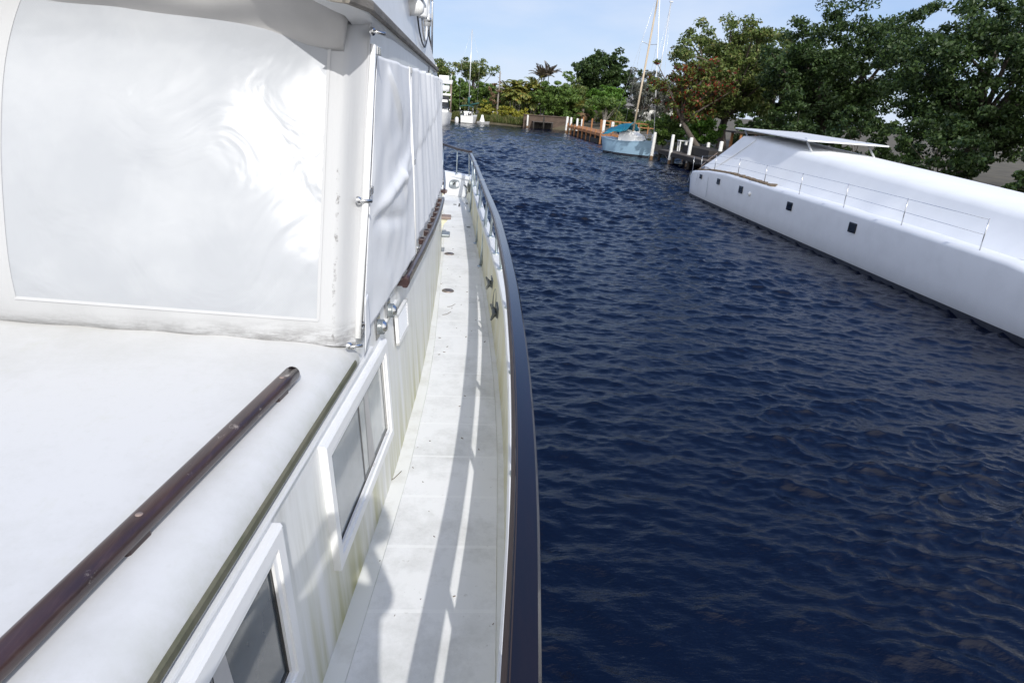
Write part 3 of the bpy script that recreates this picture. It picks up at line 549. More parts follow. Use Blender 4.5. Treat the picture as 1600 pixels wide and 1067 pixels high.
# roof slab with weathered edge strip
mb = MB(); ov = .20
yr = np.linspace(2.44, 9.75, 34)
def rx(y): return -.372 - .10 * ss((y - 8.9) / 1.0) - .05 * max(0, (2.54 - y) / .1) ** 2
out_ = [(rx(y), y) for y in yr]
mb.grid([[(x - i_, y, z + max(0, 3.868 - z) * max(0, min(1, 1 - (y - 2.44) / .7)) * (i_ < .2)) for x, y in out_] for i_, z in ((.09, 3.80), (.012, 3.84), (0, 3.868), (0, 3.905), (.03, 3.93), (.5, 4.10), (1.4, 4.16), (2.4, 4.10), (2.86, 3.93), (2.8, 3.8))])
mb.grid([[(a, np.interp(a, [-.75, rx(2.44)], [2.58, 2.44]) + .02 * (z < 3.9), z + .165 * ss((-.42 - a) / .55) * ss((a + 3.25) / .6)) for a in np.linspace(rx(2.44), -3.2, 60)] for z in (3.868, 3.925)], smooth=False).grid([[(a, 9.75, z) for a in np.linspace(rx(9.75), -3.2, 10)] for z in (3.79, 3.93)], smooth=False)
mb.grid([[(a, (np.interp(a, [-.75, rx(2.44)], [2.602, 2.462]) if q == 0 else q), np.interp(q, [0, 2.9, 3.4], [3.868, 3.83, 3.80]) + .165 * ss((-.42 - a) / .55) * ss((a + 3.25) / .6)) for a in np.linspace(rx(2.44) - .05, -3.2, 60)] for q in (0, 2.9, 3.4)]).grid([[(rx(9) - .09, 3.0, 3.80), (-3.2, 3.0, 3.80)], [(rx(9) - .09, 9.7, 3.80), (-3.2, 9.7, 3.80)]])
roof = mb.build('pilothouse_roof', M['gel'], boat)
MB().sweep([(a, np.interp(a, [-.75, rx(2.44)], [2.58, 2.44]) - .004, 3.886 + .165 * ss((-.42 - a) / .55) * ss((a + 3.25) / .6)) for a in np.linspace(-3.1, rx(2.44), 60)], [(-.008, -.022), (-.008, .022), (.014, .022), (.014, -.022)]).build('eave_strip', M['eave'], roof)
MB().sweep([(x + .006, y, 3.886) for x, y in out_], [(-.012, -.02), (-.012, .02), (.008, .02), (.012, .012), (.012, -.012), (.008, -.02)]).build('eave_strip', M['eave'], roof)
# white fascia above the aft panel
rows = []
for z, o_ in ((3.80, -.005), (3.86, .0), (3.97, .0)): rows.append([(-.41 - k, AY(z) - o_ - .01, z - .11 * (z > 3.9) * (1 - ss((k - .05) / .5))) for k in np.linspace(0, 2.75, 24)])
MB().grid(rows).build('fascia', M['gel'], roof)
# ---- flybridge coaming, rising from the roof edge
yf = np.linspace(2.7, 10.3, 30); top = lambda y: np.interp(y, [2.7, 7.2, 8.5, 10.3], [4.62, 4.36, 4.24, 3.99])
fb = MB().grid([[(rx(y) - .02, y, 3.925) for y in yf], [(rx(y) - .06, y, .5 * (3.93 + top(y))) for y in yf], [(rx(y) - .10, y, top(y)) for y in yf], [(rx(y) - .15, y, top(y) + .008) for y in yf], [(rx(y) - .18, y, 3.93) for y in yf]], smooth=False)
fb.grid([[(-.44, yv, z), (-3.2, yv, z)] for yv, z in ((10.29, 3.93), (10.3, 4.0))], smooth=False); fb = fb.build('flybridge_coaming', M['gel'], boat)
MB().sweep([(rx(y) - .12, y, top(y) + .015) for y in yf[14:]], [(-.035, -.012), (-.035, .01), (.035, .01), (.035, -.012)]).build('coaming_cap', M['eave'], fb)
for y, x in ((9.15, -.50), (10.0, -.50), (8.3, -.50), (8.8, -.49)): MB().tube([(x, y, float(top(y)) - .02), (x - .02, y + .05, 5.3)], .014, 8).build('flybridge_post', M['steel'], fb)
MB().tube([(-.515, 7.9, 4.80), (-.52, 10.1, 4.83)], .016, 8).build('flybridge_rail', M['steel'], fb)
# horn, bracket board, cylinder fitting and hanging cable on the coaming side
MB().box((-.41, 5.2, 4.275), (.11, 1.5, .02)).build('bracket_board', M['teak'], fb)
MB().lathe([(0, .11), (.03, .105), (.052, .08), (.058, .03), (.058, -.02)], (-.43, 5.15, 4.175), axis=(1, -.25, -.1), n=18).build('white_beacon', M['white'], fb)
MB().lathe([(0, 0), (.05, 0), (.055, .02), (.055, .5), (0, .5)], (-.40, 6.1, 4.20), n=18).build('speaker_can', M['cathull'], fb)
am = MB().lathe([(0, 0), (.024, 0), (.026, .05), (.036, .055), (.036, .17), (.026, .175), (.026, .30), (.036, .31), (.036, .6), (0, .6)], (-.415, 7.25, 4.19), n=14).build('antenna_mount', M['alu'], fb)
MB().lathe([(.037, .09), (.040, .095), (.040, .125), (.037, .13)], (-.415, 7.25, 4.19), n=14).build('antenna_collar', M['steel'], am)
MB().tube(crv([(-.405, 5.6, 4.19), (-.392, 5.65, 4.08), (-.385, 5.95, 3.995), (-.385, 6.4, 3.985), (-.395, 6.9, 4.10), (-.41, 7.3, 4.22), (-.43, 7.5, 4.40)], 36, 2), .007, 6).build('looped_cable', M['cord'], fb)
MB().tube(crv([(-.40, 6.15, 4.20), (-.392, 6.2, 4.09), (-.388, 6.4, 4.04), (-.392, 6.7, 4.10), (-.40, 6.85, 4.20)], 20, 2), .011, 6).build('white_hose', M['white'], fb)
# rolled sun awning bracket under the eave, forward
MB().tube(crv([(-.365, 6.9, 3.785), (-.355, 8.0, 3.775), (-.345, 9.6, 3.70)], 12, 1), .028, 10).build('rolled_awning', M['greygasket'], roof)
for y, z in ((6.9, 3.80), (8.0, 3.80)): MB().box((-.372, y, z), (.008, .01, .10)).build('awning_hook', M['black'], roof)
# ---- canvas: white posts, side panels, aft mesh panel, valance
P1b, P1t = Vector((-.418, 2.445, 2.625)), Vector((-.398, 2.86, 3.765)); P2b, P2t = Vector((-.285, 3.88, 2.645)), Vector((-.362, 4.16, 3.735))
def tubep(a, b, r): 
    o = MB().tube([a, a.lerp(b, .5) + Vector((.006, -.012, 0)), b], r, 12).build('awning_post', M['pole'], boat)
    for f in (.02, .5, .985):
        q = a.lerp(b, f); MB().box(q + Vector((.012, .028, 0)), (.02, .03, .035)).build('post_clip', M['steel'], o, bevel=.004)
    return o
off1 = Vector((.012, 0, 0))
tubep(P1b + off1, P1t + off1, .014); tubep(P1b + Vector((.012, .055, .0)), P1t + Vector((.014, .05, 0)), .006); tubep(P2b + off1 * .9, P2t + off1 * .9, .0125)
def crease(u, v, a, b, w_, amp):
    a, b, p_ = Vector((*a, 0)), Vector((*b, 0)), Vector((u, v, 0)); d = b - a; t_ = max(0, min(1, (p_ - a).dot(d) / d.length_squared)); q = (p_ - a - d * t_); return amp * math.exp(-(q.length / w_) ** 2) * math.sin(math.pi * min(1, .15 + t_ * .8))
def panel(b0, b1, t0, t1, disp, nu, nv, name, mat, off, sag=0, parent=boat, bot=None):
    b0, b1, t0, t1 = map(Vector, (b0, b1, t0, t1)); rows = []; nrm = ((b1 - b0).cross(t0 - b0)).normalized(); nrm = nrm if (nrm.x > 0 or nrm.y < -.5) else -nrm
    for j in range(nv + 1):
        v = j / nv; r = []
        for i in range(nu + 1):
            u = i / nu; lo = bot(u) if bot else b0.lerp(b1, u); p_ = lo.lerp(t0.lerp(t1, u), v); r.append(p_ + nrm * (off + disp(u, v)))
        rows.append(r)
    o = MB().grid(rows).build(name, mat, parent); sm = o.modifiers.new('thick', 'SOLIDIFY'); sm.thickness = .002; return o
def d1(u, v):
    e = 4 * v * (1 - v); n = mnoise.noise(Vector((u * 3, v * 4, 1))) * .016 + mnoise.noise(Vector((u * 8, v * 7, 5))) * .004
    for a, b, w_, amp in (((.05, .42), (.95, .57), .030, .020), ((.05, .42), (.7, .28), .032, -.018), ((.4, .47), (.95, .50), .024, .013), ((.55, .54), (.72, .36), .03, .016), ((.3, .95), (.65, .70), .018, .024), ((.3, .62), (.75, .66), .05, .008), ((.15, .2), (.5, .05), .06, .008)): n += crease(u, v, a, b, w_, amp)
    return n * (1 if 0.02 < u < .98 else .3) + .02 * ss((u - .0) / .12) * (1 - v) * 0 + .02 * math.sin(math.pi * u) * e
c1 = panel(P1b + Vector((0, .10, -.05)), P2b + Vector((0, -.01, -.005)), P1t + Vector((0, .10, -.03)), P2t + Vector((0, -.02, -.0)), d1, 70, 80, 'canvas_side_panel', M['canvas'], .016)
def bot2(u): y = 3.93 + (9.15 - 3.93) * u; z = float(np.interp(y, [3.9, 5.5, 7.5, 9.2], [2.645, 2.62, 2.53, 2.44])); return Vector((wx(y, z), y, z))
def d2(u, v):
    k = u ** 1.0 * 5.2; f = .020 * math.sin(k * 7.5 + .6 * math.sin(v * 3)) * (.35 + .65 * v) + .012 * math.sin(k * 17 + 1 + v) ; f += .012 * mnoise.noise(Vector((u * 14, v * 3, 2)))
    f += .014 * ss((v - (.52 + .30 * u) + .04) / .05) * (1 - ss((v - (.52 + .30 * u)) / .9))
    return f * min(1, u * 12 + .15) * (.4 + .6 * v) + .006
c2 = panel((0, 0, 0), (0, 1, 0), P2t + Vector((0, .05, 0)), (-.375, 9.15, 3.79), d2, 160, 50, 'canvas_side_panel', M['canvas'], .018, bot=bot2)
c2.data.update()
# fold the aft corner: a loose flap beside the first post
panel(P1b + Vector((.012, .06, -.10)), P1b + Vector((.012, .14, -.03)), P1b + Vector((.018, .06, .16)), P1b + Vector((.018, .13, .16)), lambda u, v: .015 * (1 - v) * u, 6, 8, 'canvas_flap', M['canvas'], .02)
# aft panel
b0, b1 = Vector((-.418, AY(2.6) - .02, 2.600)), Vector((-3.12, AY(2.6) + .02, 2.69)); t0, t1 = Vector((-.405, AY(3.86) - .03, 3.86)), Vector((-3.12, AY(3.86) - .03, 3.90))
def da(u, v): return .17 * (4 * u * (1 - u)) * max(0, 4 * v * (1 - v)) ** .6 - .05 * (1 - ss(u / .035)) + .006 * mnoise.noise(Vector((u * 16, v * 4, 3))) + .010 * math.sin(u * 60) * (1 - ss(v / .10)) * .6 + .004 * math.sin(v * 9 + u * 5) + .012 * (1 - ss(abs(u - .02) / .02))
U = np.r_[np.linspace(0, .050, 12), np.linspace(.050, .46, 50)[1:], np.linspace(.46, .54, 12)[1:], np.linspace(.54, .95, 40)[1:], np.linspace(.95, 1, 6)[1:]]; V_ = np.r_[np.linspace(0, .075, 8), np.linspace(.075, .93, 44)[1:], np.linspace(.93, 1, 5)[1:]]
nr_ = ((b1 - b0).cross(t0 - b0)).normalized(); nr_ = nr_ if nr_.y < 0 else -nr_
def ap(u, v, e=0): return b0.lerp(b1, u).lerp(t0.lerp(t1, u), v) + nr_ * (.03 + e + da(u, v))
G_ = [[ap(u, v) for u in U] for v in V_]; nU = len(U); vs_ = [p_ for r in G_ for p_ in r]; fb_, fm_ = [], []
for j in range(len(V_) - 1):
    for i in range(nU - 1):
        um, vm = (U[i] + U[i + 1]) / 2, (V_[j] + V_[j + 1]) / 2; q = (j * nU + i, j * nU + i + 1, (j + 1) * nU + i + 1, (j + 1) * nU + i)
        (fm_ if (.05 < um < .46 or .54 < um < .95) and .075 < vm < .93 else fb_).append(q)
ac = MB().add(vs_, fb_, 0, True).build('canvas_aft_panel', M['border'], boat)
for lo, hi in ((.05, .46), (.54, .95)):
    fs_ = [q for q in fm_ if lo - .01 < U[q[0] % nU] < hi]; used = sorted({i for q in fs_ for i in q}); ix = {k: n for n, k in enumerate(used)}
    MB().add([vs_[k] for k in used], [tuple(ix[i] for i in q) for q in fs_], 0, True).build('mesh_window', M['mesh'], ac)
    for edge in (([(lo, v) for v in np.linspace(.075, .93, 30)]), ([(hi, v) for v in np.linspace(.075, .93, 30)]), ([(u, .075) for u in np.linspace(lo, hi, 40)])):
        MB().sweep([ap(u, v, .001) for u, v in edge], [(-.006, -.002), (-.006, .0015), (.006, .0015), (.006, -.002)], up=tuple(nr_)).build('stitched_seam', M['border'], ac)
rows = []
for j in range(25):
    v = j / 24; e0 = b0.lerp(t0, v) + nr_ * (.03 + da(0, v)); e1 = P1b.lerp(P1t, v * 1.075) + Vector((.004, -.006, -.03 * (1 - v) + .03 * v)); md = e0.lerp(e1, .5) + Vector((.008, -.008, 0))
    rows.append([(1 - q) ** 2 * e0 + 2 * q * (1 - q) * md + q * q * e1 for q in np.linspace(0, 1, 8)])
MB().grid(rows).build('corner_wrap', M['border'], ac)
# valance: hangs out from the fascia and shades itself
rows = []; nv = 14
for j in range(nv):
    v = j / (nv - 1); r = []
    for i in range(60):
        u = i / 59; k = .045 + u * 2.6; z = 3.905 - .15 * v - .028 * ss((.12 - u) / .06) * v + .003 * math.sin(u * 40) * v; o_ = .20 - .185 * v + .010 * math.sin(v * 7 + 2 * mnoise.noise(Vector((u * 7, 0, 0))))
        r.append((-.40 - k - .05 * v * (u < .01), AY(z) - .055 - o_ * (.96 + .05 * math.sin(u * 23)) * min(1, .75 + u * 8), z))
    rows.append(r)
va = MB().grid(rows).build('canvas_valance', M['valance'], boat); sm = va.modifiers.new('thick', 'SOLIDIFY'); sm.thickness = .003
# fasteners: hooks at the corner
for p_ in ((-.385, 2.835, 3.815), (-.415, AY(3.17) - .03, 3.17), (-.43, AY(2.62) - .055, 2.615)):
    c = Vector(p_); o = MB().lathe([(0, .012), (.012, .010), (.017, 0)], c, axis=(.75, -.6, .2), n=14).build('canvas_fastener', M['steel'], boat); MB().tube([c + Vector((.004, -.01, 0)), c + Vector((.05, .02, -.004))], .007, 8).build('fastener_pin', M['steel'], o)
# dead twigs and leaf bits lying about on the deck
mb = MB()
for k in range(46):
    y = random.uniform(1.7, 11); x = random.uniform(float(joint(y)) + .03, float(outer(y)) - .02); s_ = random.uniform(.003, .010) if y > 3 else random.uniform(.002, .006); a = random.uniform(0, 6.3)
    mb.box((x, y, dz(y) + .0085), (s_ * 2.4, s_ * .5, .003), rz=a)
for x, y in ((-.13, 5.7), (-.09, 5.95), (-.35, 2.9)):
    mb.tube(crv([(x, y, dz(y) + .01), (x + .04, y + .01, dz(y) + .012), (x + .08, y + .10, dz(y) + .01)], 8, 1), .002, 4)
o = mb.build('deck_debris', M['leaflitter']); tag(o, 'scattered dry leaf specks and twigs on the white side deck', 'debris', kind='stuff')
# ================================================================== vegetation
def leaf_cloud(P, size, up=.35, g=None, stretch=1.7):
    n = len(P); d = g.normal(size=(n, 3)); d[:, 2] += up; d /= np.linalg.norm(d, axis=1)[:, None]
    a = g.normal(size=(n, 3)); u = np.cross(d, a); u /= np.linalg.norm(u, axis=1)[:, None]; v = np.cross(d, u); s_ = size * g.uniform(.55, 1.25, n)[:, None]
    q = np.stack([P - u * s_ * stretch / 2, P - v * s_ * .42, P + u * s_ * stretch / 2, P + v * s_ * .42], 1); return q.reshape(-1, 3)
def mesh_quads(name, V, mat, parent):
    n = len(V) // 4; me = bpy.data.meshes.new(name); me.vertices.add(len(V)); me.vertices.foreach_set('co', np.ascontiguousarray(V, np.float32).ravel())
    me.loops.add(n * 4); me.loops.foreach_set('vertex_index', np.arange(n * 4, dtype=np.int32)); me.polygons.add(n); me.polygons.foreach_set('loop_start', np.arange(0, n * 4, 4, dtype=np.int32)); me.update(calc_edges=True)
    me.materials.append(mat); o = bpy.data.objects.new(name, me); COL.objects.link(o)
    if parent: put(o, parent)
    return o
def crown_pts(g, c, r, clumps, per, csize, shell=.55, flat=0.0):
    clumps = int(clumps * 1.35)
    out_ = []; cen = []
    ph = g.uniform(0, 7, (5, 3))
    for k in range(clumps):
        d = g.normal(size=3); d /= np.linalg.norm(d); rad = shell + (1 - shell) * g.random() ** .6
        lump = 1 + .20 * sum(math.sin(3.1 * np.dot(d, np.array([math.cos(p[0]), math.sin(p[0]), math.cos(p[1])])) * (1.3 + .5 * i) + p[2]) for i, p in enumerate(ph)) / 2.0
        if d[2] < 0: rad *= 1 - flat
        q = np.array(c) + d * np.array(r) * rad * lump; cen.append(q)
        cs = csize * g.uniform(.6, 1.3); t_ = g.normal(size=(per, 3)); t_ /= np.linalg.norm(t_, axis=1)[:, None]; out_.append(q + t_ * (cs * g.random(per)[:, None] ** .55) * np.array([1, 1, .62]))
    return np.concatenate(out_), np.array(cen)
def limbs(g, base_, c, cen, r0, nl, lean=None):
    mb = MB(); b = Vector(base_); fork = Vector(c) * 1; fork = b.lerp(Vector(c), .45) if lean is None else Vector(lean)
    mid = b.lerp(fork, .5) + Vector(g.normal(size=3) * .06 * (fork - b).length); mb.tube(crv([b - Vector((0, 0, .3)), b, mid, fork], 10, 1), np.linspace(r0 * 1.25, r0 * .72, 10), 8)
    idx = g.choice(len(cen), min(nl, len(cen)), replace=False)
    for i in idx:
        e = Vector(cen[i]); m_ = fork.lerp(e, .5) + Vector((0, 0, .10 * (e - fork).length)) + Vector(g.normal(size=3) * .08 * (e - fork).length); mb.tube(crv([fork, m_, e], 7, 1), np.linspace(r0 * .55, r0 * .07, 7), 6, cap=False)
    return mb
def tree(x, y, zb, c, r, leaf, label, nm='broadleaf_tree', cat='tree', clumps=110, per=75, csize=.55, lsize=.25, seed=1, group=None, bark='bark', r0=.16, nl=16, shell=.5, flat=.25, lean=None, extra=None):
    g = np.random.default_rng(seed); t_ = empty(nm, (x, y, zb), label, cat, group); P, cen = crown_pts(g, c, r, clumps, per, csize, shell, flat)
    P = P[P[:, 2] > zb - .05]
    limbs(g, (x, y, zb), c, cen, r0, nl, lean).build('trunk', M[bark], t_, fix=False); mesh_quads('crown', leaf_cloud(P, lsize, g=g), LF[leaf], t_)
    if extra: k = g.random(len(P)) < extra[1]; mesh_quads('red_leaves', leaf_cloud(P[k] + g.normal(size=(k.sum(), 3)) * .08, lsize * 1.1, g=g), LF[extra[0]], t_)
    return t_
def frond(g, o, az, el, ln, droop, nl=20, lw=.20, ll=.5):
    V = []; p = Vector(o); d = Vector((math.cos(az) * math.cos(el), math.sin(az) * math.cos(el), math.sin(el))); st = ln / nl
    for k in range(nl):
        d = (d + Vector((0, 0, -droop / nl * (.4 + k / nl * 1.6)))).normalized(); q = p + d * st; sd_ = d.cross(Vector((0, 0, 1))); sd_ = sd_.normalized() if sd_.length > .01 else Vector((1, 0, 0)); u = sd_.cross(d)
        w_ = ll * math.sin(math.pi * (.12 + .86 * k / nl)) ** .7
        if k > 1:
            for s_ in (-1, 1):
                e = p + sd_ * (s_ * w_) + d * (w_ * .55) - u * (-.05) - Vector((0, 0, w_ * (.25 + .3 * g.random()))); hw = d * (lw / 2); m_ = p.lerp(e, .5) + Vector((0, 0, .02)); V += [p - hw * .6, m_ - hw, e, m_ + hw]
        V += [p - u * .012, q - u * .012, q + u * .012, p + u * .012]; p = q
    return V
def palm(x, y, zb, stems, leaf, label, nm='feather_palm', seed=1, group=None, nf=18, ln=2.0, el=(.2, 1.2), droop=1.5, ll=.6):
    g = np.random.default_rng(seed); t_ = empty(nm, (x, y, zb), label, 'palm', group)
    mb = MB(); V = []
    for dx, dy, h in stems:
        mb.tube(crv([(x + dx * .3, y + dy * .3, zb - .2), (x + dx * .7, y + dy * .7, zb + h * .5), (x + dx, y + dy, zb + h)], 8, 1), np.linspace(.09, .06, 8), 7)
        for k in range(nf): V += frond(g, (x + dx, y + dy, zb + h), 2 * math.pi * (k + g.random() * .7) / nf, g.uniform(*el), ln * g.uniform(.8, 1.15), droop * g.uniform(.7, 1.3), ll=ll * g.uniform(.8, 1.1))
    mb.build('trunk', M['palebark'], t_, fix=False); mesh_quads('fronds', np.array([tuple(v) for v in V]), LF[leaf], t_); return t_
FB = 'trees on the far bank'; RB = 'trees on the right bank'
tree(-5.0, 116, .9, (-4.4, 115.5, 7.0), (2.7, 2.4, 1.7), 'oak', 'airy light green tree at far left, topped beside the white yacht', clumps=60, per=45, seed=11, group=FB, shell=.3, csize=.7, flat=.35)
tree(1.2, 116, .9, (1.4, 115.5, 7.3), (3.7, 3, 2.2), 'oak', 'wide flat-topped pale green tree behind the moored sailboat mast', clumps=74, per=48, seed=12, group=FB, shell=.25, csize=.75, flat=.5, nl=24)
tree(-1.4, 108, .9, (-1.4, 107, 3.3), (3.4, 2.6, 2.9), 'mid', 'dense mid green tree low behind the white sailboat', clumps=130, seed=13, group=FB)
tree(3.4, 105, .9, (3.3, 105, 3.4), (2.6, 2.2, 2.3), 'mid', 'rounded green tree left of the bare dead trunk', clumps=90, seed=14, group=FB)
for k, (x, y, r, h, lf, lb) in enumerate((
 (5.6, 110, 2.6, 3.4, 'mid', 'rounded green tree in the gap behind the dead trunk'), (9.0, 108, 2.8, 4.0, 'oak', 'olive tree hidden behind the palm clumps'), (12.2, 109, 2.8, 4.2, 'mid', 'mid green tree behind the purple palm'),
 (15.8, 112, 2.8, 4.2, 'dark', 'dark tree behind the thin sapling'), (18.9, 106, 2.4, 3.4, 'mid', 'green tree filling in left of the large fig'), (24.6, 104, 2.6, 3.6, 'mid', 'green tree low on the right of the large fig'),
 (30.5, 106, 3, 5.2, 'oak', 'olive tree behind the white house on the right'), (-7.5, 112, 3, 4.6, 'dark', 'dark tree behind the white flybridge yacht'), (21.0, 92.5, 1.9, 2.2, 'oak', 'small olive tree right of the umbrella tree'), (23.0, 95, 2.0, 2.6, 'mid', 'small green tree left of the wispy tree'))):
    tree(x, y, .9, (x, y, .9 + h * .55), (r, r * .8, h * .56), lf, lb, clumps=90, per=55, seed=120 + k, group=FB, flat=0)
# bare dead trunk
t_ = empty('dead_tree', (5.0, 99, .9), 'bare grey dead trunk standing like a pole by yellow bushes', 'tree', FB)
mb = MB().tube(crv([(5.0, 99, .6), (4.95, 99, 3), (5.1, 99, 5.4), (5.06, 99, 7.3)], 14, 1), np.linspace(.17, .08, 14), 8)
for z, a, l_ in ((5.6, .5, .5), (6.3, 2.6, .4), (4.4, 2.9, .7), (6.9, .2, .25)): mb.tube([(5.05, 99, z), (5.05 + math.cos(a) * l_, 99 + math.sin(a) * l_ * .4, z + l_ * .6)], [.05, .015], 6)
mb.build('trunk', M['palebark'], t_)
V = []; g = np.random.default_rng(5)
P, _ = crown_pts(g, (4.6, 99.3, 4.2), (.9, .6, 1.9), 16, 26, .35, .4); mesh_quads('vine', leaf_cloud(P, .22, g=g), LF['dead'], t_)
palm(7.6, 100, .9, [(-.9, 0, 3.4), (.2, .3, 4.2), (1.1, -.3, 3.2), (-.3, -.7, 2.4), (.7, .8, 2.9)], 'palm', 'tall clump of feathery green palms right of the dead trunk', 'clumping_palm', 21, 'clumping palms', ln=2.5, el=(.5, 1.3), droop=1.7)
palm(10.2, 100.5, .9, [(-.9, 0, 3.6), (.3, .3, 4.3), (1.2, -.3, 3.4), (-.1, -.7, 2.2), (.8, .8, 2.9)], 'palm', 'clump of arching yellow green palms next to the purple palm', 'clumping_palm', 22, 'clumping palms', ln=2.5, el=(.5, 1.3), droop=1.7)
palm(12.3, 103.5, .9, [(-.5, 0, 6.0), (.6, .3, 6.5)], 'purple', 'tall purplish brown palm rising above the green thicket', 'feather_palm', 23, ln=2.5, el=(.5, 1.35), droop=1.2, nf=15)
tree(16.3, 105, .9, (16.3, 105, 7.5), (.9, .8, .9), 'mid', 'thin airy sapling poking above the thicket', 'sapling', clumps=12, per=22, csize=.35, seed=15, r0=.05, nl=8, group=FB, shell=.2)
tree(13.6, 97.5, .9, (13.4, 97.2, 3.7), (3.4, 2.4, 2.6), 'mid', 'broad green tree over the brown seawall', clumps=150, per=55, seed=16, group=FB)
tree(15.8, 100, .9, (16.4, 100, 4.6), (2.3, 2, 2.0), 'oak', 'olive green tree between seawall and dark fig tree', clumps=80, seed=17, group=FB)
tree(22.4, 111, .9, (22.3, 110.5, 7.6), (4.6, 4, 4.0), 'dark', 'large round dark green fig tree crowning the far bank', 'fig_tree', clumps=250, per=60, csize=.75, lsize=.34, seed=18, group=FB, r0=.35)
tree(27.2, 112, .9, (27.4, 111, 6.0), (2.2, 2, 3.6), 'dark', 'narrow dark tree just right of the large fig', clumps=90, seed=19, group=FB)
tree(21.6, 100, .9, (21.6, 99.5, 4.3), (2.9, 2.2, 2.0), 'bright', 'bright green bushy tree in front of the large fig', clumps=100, seed=20, group=FB)
# fan palm with skirt of dead fronds
t_ = empty('fan_palm', (17.2, 94.6, .9), 'short fan palm with brown dead frond skirt by the wooden dock', 'palm'); g = np.random.default_rng(31)
MB().tube([(17.2, 94.6, .7), (17.2, 94.6, 3.0)], [.2, .16], 8).build('trunk', M['bark'], t_)
def fan(V, o, az, el, ln, g):
    d = Vector((math.cos(az) * math.cos(el), math.sin(az) * math.cos(el), math.sin(el))); p = Vector(o) + d * ln * .5; u = d.cross(Vector((0, 0, 1))).normalized(); w_ = u.cross(d)
    for k in range(11):
        a = (k - 5) * .25; e = p + (d * math.cos(a) + u * math.sin(a)) * ln * .62 - Vector((0, 0, .12 * ln * g.random())); m_ = p.lerp(e, .55); s_ = (e - p).cross(w_).normalized() * .06; V += [p, m_ - s_, e, m_ + s_]
V = []
for k in range(22): fan(V, (17.2, 94.6, 3.1), g.uniform(0, 6.3), g.uniform(-.1, 1.3), 1.5, g)
mesh_quads('fronds', np.array([tuple(v) for v in V]), LF['palm'], t_); V = []
for k in range(24): fan(V, (17.2, 94.6, 2.9), g.uniform(0, 6.3), g.uniform(-1.3, -.6), 1.35, g)
mesh_quads('dead_skirt', np.array([tuple(v) for v in V]), LF['dead'], t_)
tree(19.0, 88, .9, (18.9, 88, 3.7), (2.6, 1.9, 1.1), 'mid', 'small umbrella shaped tree with pale forking trunks behind the orange dock', 'umbrella_tree', clumps=55, per=55, seed=32, bark='palebark', r0=.12, nl=18, shell=.55, flat=.75, lean=(19.0, 88, 1.5))
tree(24.6, 90, .9, (24.6, 90, 5.4), (2.3, 1.8, 3.8), 'grey', 'tall wispy grey green tree behind the blue boat mast', 'wispy_tree', clumps=95, per=42, csize=.6, lsize=.20, seed=33, nl=26, shell=.2, flat=0)
tree(28.5, 92, .9, (28.2, 92, 5.2), (2.2, 1.8, 3.4), 'grey', 'second grey wispy tree, half hidden by the oak', 'wispy_tree', clumps=80, per=42, csize=.6, lsize=.20, seed=34, nl=22, shell=.2, flat=0)
# shrubs
def shrub(x, y, r, h, leaf, label, seed, group='shrubs along the bank', clumps=26, per=45, zb=.8, ls=.22):
    tree(x, y, zb, (x, y, zb + h * .5), (r, r * .8, h * .55), leaf, label, 'shrub', 'shrub', clumps=clumps, per=per, csize=.34, lsize=ls, seed=seed, group=group, r0=.05, nl=8, shell=.35, flat=.1)
for k, (x, y, r, h, lf, lb) in enumerate((
 (3.3, 97.0, 1.3, 2.0, 'yellow', 'yellow green shrub beside the small white dinghy'), (5.9, 96.5, 1.3, 1.9, 'yellow', 'bright yellow shrub at the foot of the dead trunk'), (7.9, 96, 1.2, 1.5, 'yellow', 'low yellow shrub under the palm clump'),
 (1.0, 98.5, 1.5, 2.6, 'reed', 'pale olive shrub behind the white sailboat bow'), (9.6, 95.5, 1.0, 1.0, 'yellow', 'small yellow shrub at the left end of the seawall'), (-2.6, 99.5, 1.8, 3.0, 'mid', 'leafy green shrub between yacht and sailboat'),
 (15.9, 94.5, 1.4, 2.0, 'mid', 'green shrub left of the fan palm'), (19.6, 81, 1.3, 1.3, 'oak', 'low shrub behind the orange rail fence'), (22.6, 82, 1.6, 1.5, 'mid', 'green shrub near the right end of the rail fence'),
 (25.5, 84, 1.6, 1.6, 'oak', 'olive shrub under the wispy grey tree'))): shrub(x, y, r, h, lf, lb, 50 + k)
for k, (x, y, r, h, lf, lb) in enumerate((
 (17.9, 57, 1.6, 2.6, 'mid', 'dense green shrub behind the blue sailboat bow'), (20.6, 62, 2.0, 2.8, 'mid', 'wide green shrub behind the teal boat cover'), (19.3, 51.5, 1.7, 2.4, 'bright', 'bright leafy shrub left of the leaning red leaved tree'),
 (20.4, 44, 2.0, 3.0, 'dark', 'dark shrub right of the leaning trunk'), (20.9, 39.5, 2.2, 3.6, 'dark', 'dark shrub behind the dock roof'), (21.6, 34, 2.4, 3.8, 'dark', 'tall dark shrub above the catamaran cover'), (22, 28, 2.4, 3.6, 'dark', 'dark shrub behind the catamaran stern canopy'),
 (22.4, 21.5, 2.4, 3.4, 'dark', 'dark shrub by the far right dock'), (22.8, 15, 2.4, 3.2, 'mid', 'green shrub at the right edge of the view'))): shrub(x, y, r, h, lf, lb, 70 + k, 'shrubs on the right bank', 60, 110, .8, .13)
